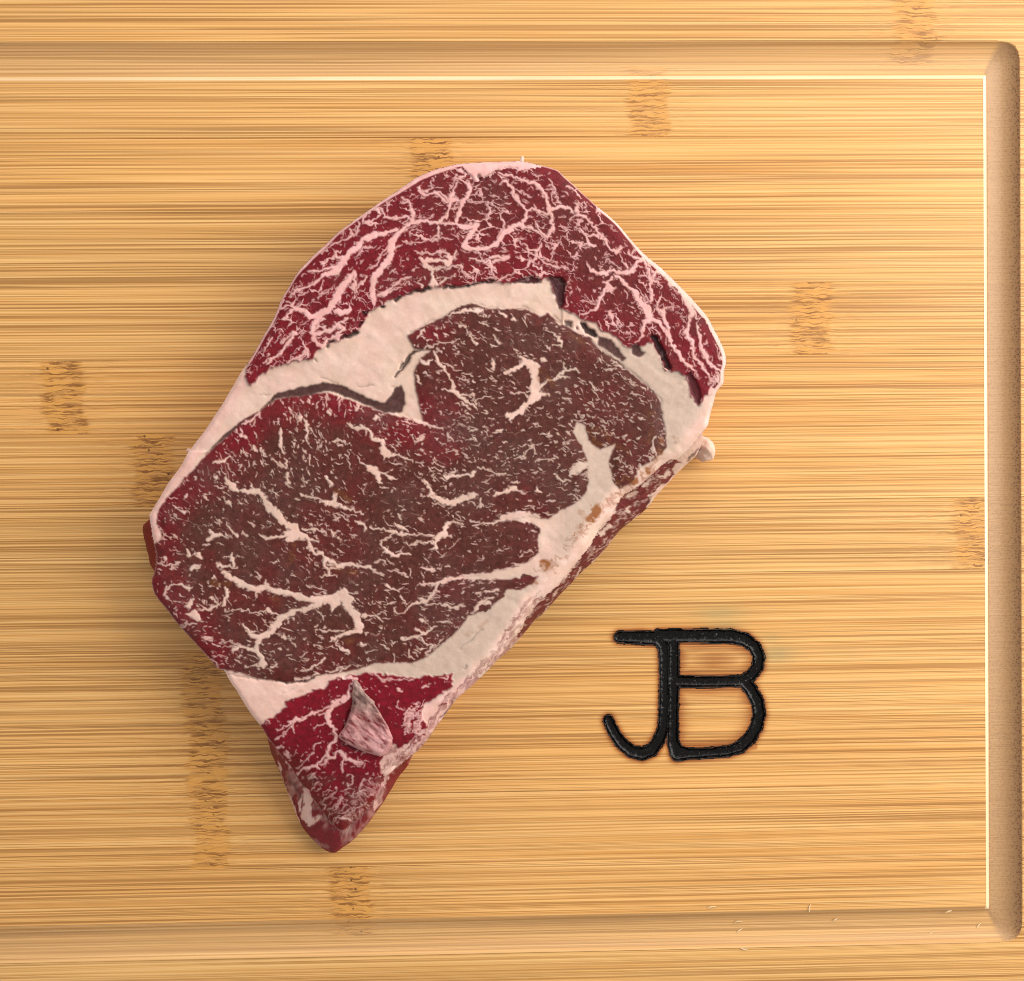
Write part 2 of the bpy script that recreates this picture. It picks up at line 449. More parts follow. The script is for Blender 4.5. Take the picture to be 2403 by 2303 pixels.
fx = [(GX1 - 0.6, GX1 + GW + 0.8, 0.4), (GX0 - GW - 0.8, GX0 + 0.6, 1.0), (LX0, LX1, 0.4)]
fy = [(GY1 - 0.6, GY1 + GW + 0.8, 0.4), (GY0 - GW - 0.8, GY0 + 0.6, 0.4), (LY0, LY1, 0.4)]
for k in range(len(STRIP_Y) - 1):
    y1, y0 = STRIP_Y[k], STRIP_Y[k + 1]
    g = 0.03
    xs = axis(BX0, BX1, 1.6, fx)
    ys = axis(y0 + g, y1 - g, 1.6, fy + [(y0 + g, y0 + g + 0.15, 0.15), (y1 - g - 0.15, y1 - g, 0.15)])
    X, Y = np.meshgrid(xs, ys)
    d = groove_d(X, Y)
    Z = np.where((d > -0.01) & (d < GW + 0.01), groove_z(np.clip(d, 0.3, GW - 0.3)) - 0.7, 0.0)
    m = (X > LX0) & (X < LX1) & (Y > LY0) & (Y < LY1)
    if m.any():
        D, _ = stroke_dist(X[m], Y[m], J_MM + B_MM)
        Z[m] = np.where(D < -0.25, -2.6, 0.0)
    Z[0, :] -= 0.10
    Z[-1, :] -= 0.10
    node, scorch, st = board_attrs(X, Y, np.full(X.shape, k))
    ny, nx = X.shape
    top = np.column_stack([X.ravel(), Y.ravel(), Z.ravel()])
    idx = np.arange(nx * ny).reshape(ny, nx)
    quads = np.stack([idx[:-1, :-1], idx[:-1, 1:], idx[1:, 1:], idx[1:, :-1]], -1).reshape(-1, 4)
    ring = np.concatenate([idx[0, :], idx[1:, -1], idx[-1, -2::-1], idx[-2:0:-1, 0]])
    low = top[ring].copy()
    low[:, 2] = -BTH
    n0 = len(top)
    r2 = np.arange(len(ring))
    side = np.stack([ring, n0 + r2, n0 + (r2 + 1) % len(ring), ring[(r2 + 1) % len(ring)]], -1)
    # underside: one strip of quads between the two long edges
    b0 = n0 + np.arange(nx)
    b1 = n0 + (nx - 1 + ny - 1) + np.arange(nx)[::-1]
    under = np.stack([b0[:-1], b1[:-1], b1[1:], b0[1:]], -1)
    seed = float(k) + 0.37
    z = np.zeros(len(ring))
    mesh_obj("strip", np.vstack([top, low]), np.vstack([quads, side, under]), M_BAMBOO, board,
             {"strip_seed": np.full(len(top) + len(ring), seed), "node": np.concatenate([node.ravel(), z]),
              "scorch": np.concatenate([scorch.ravel(), z]), "stain": np.concatenate([st.ravel(), z])}, smooth_faces=False)

# the milled groove: its floor and walls
xs = axis(GX0 - GW - 1, GX1 + GW + 1, 2.0, [(GX1 - 0.5, GX1 + GW + 0.5, 0.25), (GX0 - GW - 0.5, GX0 + 0.5, 0.4)])
ys = axis(GY0 - GW - 1, GY1 + GW + 1, 2.0, [(GY1 - 0.5, GY1 + GW + 0.5, 0.25), (GY0 - GW - 0.5, GY0 + 0.5, 0.25)]
          + [(v - 0.05, v + 0.05, 0.1) for v in STRIP_Y[1:-1]])
X, Y = np.meshgrid(xs, ys)
d = groove_d(X, Y)
Z = groove_z(d) + np.where((d <= 0) | (d >= GW), 0.02, 0)
inn = (d > -0.42) & (d < GW + 0.42)
cell = inn[:-1, :-1] & inn[:-1, 1:] & inn[1:, 1:] & inn[1:, :-1]
kk = np.clip(np.searchsorted(-np.array(STRIP_Y), -Y) - 1, 0, len(STRIP_Y) - 2)
node, scorch, st = board_attrs(X, Y, kk)
def sub_mesh(X, Y, Z, cell, extra):
    ny, nx = X.shape
    idx = np.arange(nx * ny).reshape(ny, nx)
    q = np.stack([idx[:-1, :-1], idx[:-1, 1:], idx[1:, 1:], idx[1:, :-1]], -1)[cell]
    u, inv = np.unique(q, return_inverse=True)
    return (np.column_stack([X.ravel()[u], Y.ravel()[u], Z.ravel()[u]]), inv.reshape(-1, 4), {a: v.ravel()[u] for a, v in extra.items()}, u)
ring_in = ((d > 0.05) & (d < GW)).astype(float)
chan = ring_in * smooth(0.35, 0.65, np.where(np.maximum(X - GX1, GX0 - X) > 0, np.maximum(X - GX1, GX0 - X), 0) / (d + 1e-6)) * (d > 1.7)
lip_glint = ((d > -0.05) & (d < 1.45)).astype(float) * (0.45 + 0.55 * fbm(X, Y, 30, 61, 2)) * np.where(X > GX1 - 0.1, 1.0, smooth(-230, 60, X) * 0.35 + 0.6) * ((X > GX1 - 0.1) | (Y > GY1 - 0.1))  # mask of the painted edge highlight: right and top runs only, fading leftwards
v, f, at_, _ = sub_mesh(X, Y, Z, cell, {"strip_seed": kk + 0.37, "node": node, "scorch": scorch, "stain": st, "raw": ring_in, "channel": chan, "lip_glint": lip_glint})
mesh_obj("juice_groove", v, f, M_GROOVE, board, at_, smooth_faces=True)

# the burnt letters, pressed into the wood
xs = np.arange(LX0, LX1, 0.22)
ys = np.arange(LY0, LY1, 0.22)
X, Y = np.meshgrid(xs, ys)
rag = (fbm(X, Y, 1.4, 41, 2, 2.5) - 0.5) * 0.9 + (vnoise(X, Y, 2.4, 0.35, 43) - 0.5) * 0.9
DJ, HJ = stroke_dist(X, Y, J_MM)
DB, HB = stroke_dist(X, Y, B_MM)
DJ2, DB2 = DJ + rag * 0.8, DB + rag * 0.8
isJ = DJ < DB
D, Hw = np.minimum(DJ2, DB2), np.where(isJ, HJ, HB)
rough = (fbm(X, Y, 1.2, 45, 3) - 0.5)
depth = 1.7 * np.sqrt(np.clip(1 - np.clip(1 + np.minimum(DJ, DB) / Hw, 0, 1) ** 2.4, 0, 1))
Z = -depth + rough * 0.32 * smooth(0.2, -0.8, np.minimum(DJ, DB)) + 0.04 + 0.10 * smooth(0.5, 0.0, np.abs(np.minimum(DJ, DB)))
for nm, lab, sel in (("burned_letter", "letter J burned black into the bamboo", isJ), ("burned_letter", "letter B burned black into the bamboo", ~isJ)):
    inn = (D < 0.30) & sel
    cell = inn[:-1, :-1]& (D[1:, 1:] < 0.45) & (D[1:, :-1] < 0.45) & (D[:-1, 1:] < 0.45)
    v, f, _, _ = sub_mesh(X, Y, Z, cell, {})
    o = mesh_obj(nm, v, f, M_CHAR, board)
    o["label"] = lab

# ------------------------------------------------------------------ steak: traced map of fat, lean and gaps
STEP = 1.6
RX0, RY0, RX1, RY1 = 312.0, 356.0, 1724.0, 2022.0
gx = np.arange(RX0, RX1, STEP)
gy = np.arange(RY0, RY1, STEP)
PX, PY = np.meshgrid(gx, gy)
NYR, NXR = PX.shape
WX = PX + (fbm(PX, PY, 15, 101, 3) - 0.5) * 12 + (vnoise(PX, PY, 6, 6, 103) - 0.5) * 6.0
WY = PY + (fbm(PX, PY, 15, 111, 3) - 0.5) * 12 + (vnoise(PX, PY, 6, 6, 113) - 0.5) * 6.0

TILE = {0: (0, 0, 1.0), 1: (560, 380, 3.912), 2: (960, 360, 3.912), 3: (1240, 580, 3.912), 4: (900, 680, 3.912), 5: (420, 880, 3.912),
        6: (320, 1160, 3.912), 7: (760, 1160, 3.912), 8: (1160, 960, 3.556), 9: (560, 1540, 4.695), 10: (780, 1540, 4.695)}
def P(tile, txt):
    return np.array(to_px(*TILE[tile], txt))

def win(x0, x1, y0, y1):
    i0, i1 = max(0, int((x0 - RX0) / STEP)), min(NXR, int((x1 - RX0) / STEP) + 2)
    j0, j1 = max(0, int((y0 - RY0) / STEP)), min(NYR, int((y1 - RY0) / STEP) + 2)
    return slice(j0, j1), slice(i0, i1)

def stroke(A, pts, val=1.0, warp=1.0, soft=1.3, mode='max'):
    pts = np.asarray(pts, float)
    for a, b in zip(pts[:-1], pts[1:]):
        r = max(a[2], b[2]) * 0.5 + 9
        sl = win(min(a[0], b[0]) - r, max(a[0], b[0]) + r, min(a[1], b[1]) - r, max(a[1], b[1]) + r)
        x = PX[sl] + (WX[sl] - PX[sl]) * warp
        y = PY[sl] + (WY[sl] - PY[sl]) * warp
        if x.size == 0:
            continue
        vx, vy = b[0] - a[0], b[1] - a[1]
        t = np.clip(((x - a[0]) * vx + (y - a[1]) * vy) / (vx * vx + vy * vy + 1e-9), 0, 1)
        d = np.hypot(x - a[0] - t * vx, y - a[1] - t * vy) - 0.5 * (a[2] + (b[2] - a[2]) * t)
        m = smooth(soft, -soft, d) * val
        if mode == 'max':
            A[sl] = np.maximum(A[sl], m)
        else:
            A[sl] = A[sl] * (1 - m)

def poly_mask(pts, warp=0.0, X=None, Y=None):
    p = np.asarray(pts, float)[:, :2]
    X = PX + (WX - PX) * warp if X is None else X
    Y = PY + (WY - PY) * warp if Y is None else Y
    ins = np.zeros(X.shape, bool)
    q = np.roll(p, -1, 0)
    for (x0, y0), (x1, y1) in zip(p, q):
        if y0 == y1:
            continue
        c = (Y >= min(y0, y1)) & (Y < max(y0, y1))
        xi = x0 + (Y[c] - y0) * (x1 - x0) / (y1 - y0)
        ins[c] ^= X[c] < xi
    return ins

def edge_dist(pts, rmax, closed=True):
    p = np.asarray(pts, float)[:, :2]
    D = np.full(PX.shape, rmax)
    q = np.roll(p, -1, 0) if closed else p[1:]
    for a, b in zip(p, q):
        sl = win(min(a[0], b[0]) - rmax, max(a[0], b[0]) + rmax, min(a[1], b[1]) - rmax, max(a[1], b[1]) + rmax)
        vx, vy = b[0] - a[0], b[1] - a[1]
        t = np.clip(((PX[sl] - a[0]) * vx + (PY[sl] - a[1]) * vy) / (vx * vx + vy * vy + 1e-9), 0, 1)
        D[sl] = np.minimum(D[sl], np.hypot(PX[sl] - a[0] - t * vx, PY[sl] - a[1] - t * vy))
    return D

def blob(cx, cy, rx, ry, ang=0.0):
    c, s = math.cos(math.radians(ang)), math.sin(math.radians(ang))
    u = ((PX - cx) * c + (PY - cy) * s) / rx
    v = (-(PX - cx) * s + (PY - cy) * c) / ry
    return np.exp(-(u * u + v * v))

# outline pairs: edge of the cut top face and, where the flank shows, the widest point below it
PAIRS = """1000,407 1027,397 1067,387 1082,385 1120,382 1155,380 1195,379 1226,380 1265,389 1306,399 1327,418 1347,436 1384,471 1408,491 1441,518
1478,560 1510,595 1543,622 1580,656 1612,691 1641,720 1661,746 1678,777 1690,800 1698,818 1704,846 1700,875 1698,899 1682,920 1676,940 1667,969 1661,997
1650,1012,1652,1022 1625,1045,1634,1068 1600,1070,1612,1088 1560,1098,1588,1112 1530,1125,1562,1140 1505,1142,1540,1163 1475,1160,1516,1194 1448,1190,1488,1218
1430,1218,1458,1243 1407,1241,1436,1268 1379,1289,1407,1304 1345,1330,1375,1334 1317,1365,1346,1363 1285,1395,1314,1396 1256,1421,1280,1435 1236,1450,1256,1455 1219,1477,1232,1484
1180,1533,1186,1537 1139,1578,1140,1580 1104,1612 1068,1645 1043,1680 1024,1706 1005,1734 983,1760 955,1782,964,1787 935,1798,950,1806 917,1813,936,1824 905,1840,916,1858 893,1860,893,1892
868,1895,864,1933 850,1915,836,1965 826,1934,808,1987 803,1950,782,2002 781,1936,752,1988 760,1910,722,1957 735,1876,702,1927 711,1845,686,1887 686,1807,668,1838 663,1778,650,1793
638,1744,634,1752 622,1721,620,1724 610,1702 584,1668 559,1627 540,1598 527,1574 512,1568 486,1541 455,1506 422,1469 394,1433 365,1396 357,1363 362,1345,357,1345 368,1310,353,1310
362,1278,344,1278 356,1245,337,1242 350,1215,343,1217 353,1204 373,1171 394,1135 422,1098 443,1061 476,1018 504,977 537,924 561,883 590,838 614,797 639,752 659,707 680,671 700,638
724,611 757,581 790,548 827,520 863,495 904,467 941,442 986,413"""
prs = []
for t in PAIRS.split():
    c = [float(v) for v in t.split(',')]
    prs.append(c if len(c) == 4 else [c[0], c[1], c[0], c[1]])
prs = np.array(prs)
def spline(pts, n):
    """closed Catmull-Rom through pts resampled to n points"""
    p = np.asarray(pts)
    m = len(p)
    seg = np.hypot(*(np.roll(p[:, :2], -1, 0) - p[:, :2]).T)
    s = np.concatenate([[0], np.cumsum(seg)])
    u = np.linspace(0, s[-1], n, endpoint=False)
    i = np.clip(np.searchsorted(s, u, side='right') - 1, 0, m - 1)
    t = ((u - s[i]) / seg[i])[:, None]
    a, b, c, d = p[(i - 1) % m], p[i], p[(i + 1) % m], p[(i + 2) % m]
    return 0.5 * (2 * b + (c - a) * t + (2 * a - 5 * b + 4 * c - d) * t * t + (3 * b - a - 3 * c + d) * t ** 3)
RIM = spline(prs, 1500)
# a little raggedness along the rim
jag = (fbm(np.arange(1500.0)[None, :], np.zeros((1, 1500)), 16, 131, 3)[0] - 0.5) * 3.0
tang = np.roll(RIM[:, :2], -1, 0) - np.roll(RIM[:, :2], 1, 0)
nrm = np.column_stack([tang[:, 1], -tang[:, 0]]) / np.hypot(*tang.T)[:, None]
RIM[:, :2] += nrm * jag[:, None]
RIM[:, 2:] += nrm * jag[:, None]
TOP, OUT = RIM[:, :2], RIM[:, 2:]

CAP = P(0, """586,906 610,883 655,858 692,850 733,844 745,826 769,809 814,793 847,769 867,736 892,718 937,699 969,687 1010,675 1047,673 1053,675 1155,662 1204,664 1265,662
1286,652 1292,668 1300,690 1312,724 1335,732 1350,738 1367,752 1395,756 1408,773 1449,793 1469,818 1502,813 1531,805 1550,845 1563,873 1592,872 1608,883 1620,928 1637,958 1655,930 1690,925
1730,860 1730,780 1650,690 1560,590 1420,470 1330,370 1200,340 1000,370 850,450 700,600 600,800 575,880""")
EYE = P(0, """480,1073 484,1067 529,1026 565,989 610,964 647,936 692,930 769,921 800,932 843,948 904,969 953,981 994,989 986,952 973,911 973,867 986,842 1010,822 973,818 961,801 957,790 965,783 986,769 1014,756
1047,740 1075,722 1086,716 1110,713 1151,726 1196,724 1229,724 1269,742 1290,734 1310,756 1347,777 1384,793 1408,822 1449,846 1478,875 1510,899 1535,916 1551,944 1557,985 1563,1018 1567,1051
1535,1080 1502,1096 1498,1133 1453,1149 1437,1129 1428,1086 1437,1054 1445,1040 1408,1057 1380,1034 1373,999 1355,990 1345,1016 1367,1051 1380,1086 1380,1130 1378,1153 1351,1182 1318,1198 1286,1220 1266,1216 1244,1212 1200,1220 1160,1228
1200,1222 1240,1224 1269,1240 1261,1267 1265,1296 1245,1316 1200,1333 1130,1348 1090,1356 1120,1360 1200,1358 1265,1351 1249,1373 1215,1388 1190,1384 1176,1406 1143,1431 1098,1447 1092,1461 1067,1486 1035,1514 1002,1543 969,1555 929,1557 880,1557 851,1569 810,1577
749,1586 716,1600 667,1602 610,1594 565,1580 524,1571 500,1575 440,1510 340,1400 345,1300 361,1278 382,1261 367,1229 371,1196 398,1163 435,1122""")
TAIL = P(9, """1180,215 1430,180 1700,210 1878,235 """).tolist() + P(10, "1060,225 1340,175 1330,250 1300,330 1230,410 1120,460 1020,540 970,610 985,690 1050,770 960,850 900,890 850,920 800,960 740,1010 640,960 560,1100 510,1190 540,1240 530,1290 610,1310 590,1400 500,1580 430,1640 500,1650 420,1800 300,1960").tolist() + P(0, "828,1945 800,1965 760,1925 700,1845 640,1765 605,1712 611,1704 632,1687 676,1658 670,1649 720,1625 765,1610 774,1597 796,1592 812,1592").tolist()
TAIL = np.array(TAIL)

in_top = poly_mask(TOP)
in_out = poly_mask(OUT) | in_top
cap = poly_mask(CAP, 0.7) & in_top
eye = poly_mask(EYE, 0.45) & in_top & ~cap
tail = poly_mask(TAIL, 0.9) & in_top & ~cap & ~eye
d_top = edge_dist(TOP, 90.0)
d_eye = edge_dist(EYE, 90.0)

FAT = np.ones(PX.shape)
lean = cap | eye | tail
FAT[lean] = 0.0
# soften the staircase of the region borders
def blur(A, n):
    for _ in range(n):
        A = (A + np.roll(A, 1, 0) + np.roll(A, -1, 0) + np.roll(A, 1, 1) + np.roll(A, -1, 1)) / 5
    return A
FAT = blur(FAT, 2)

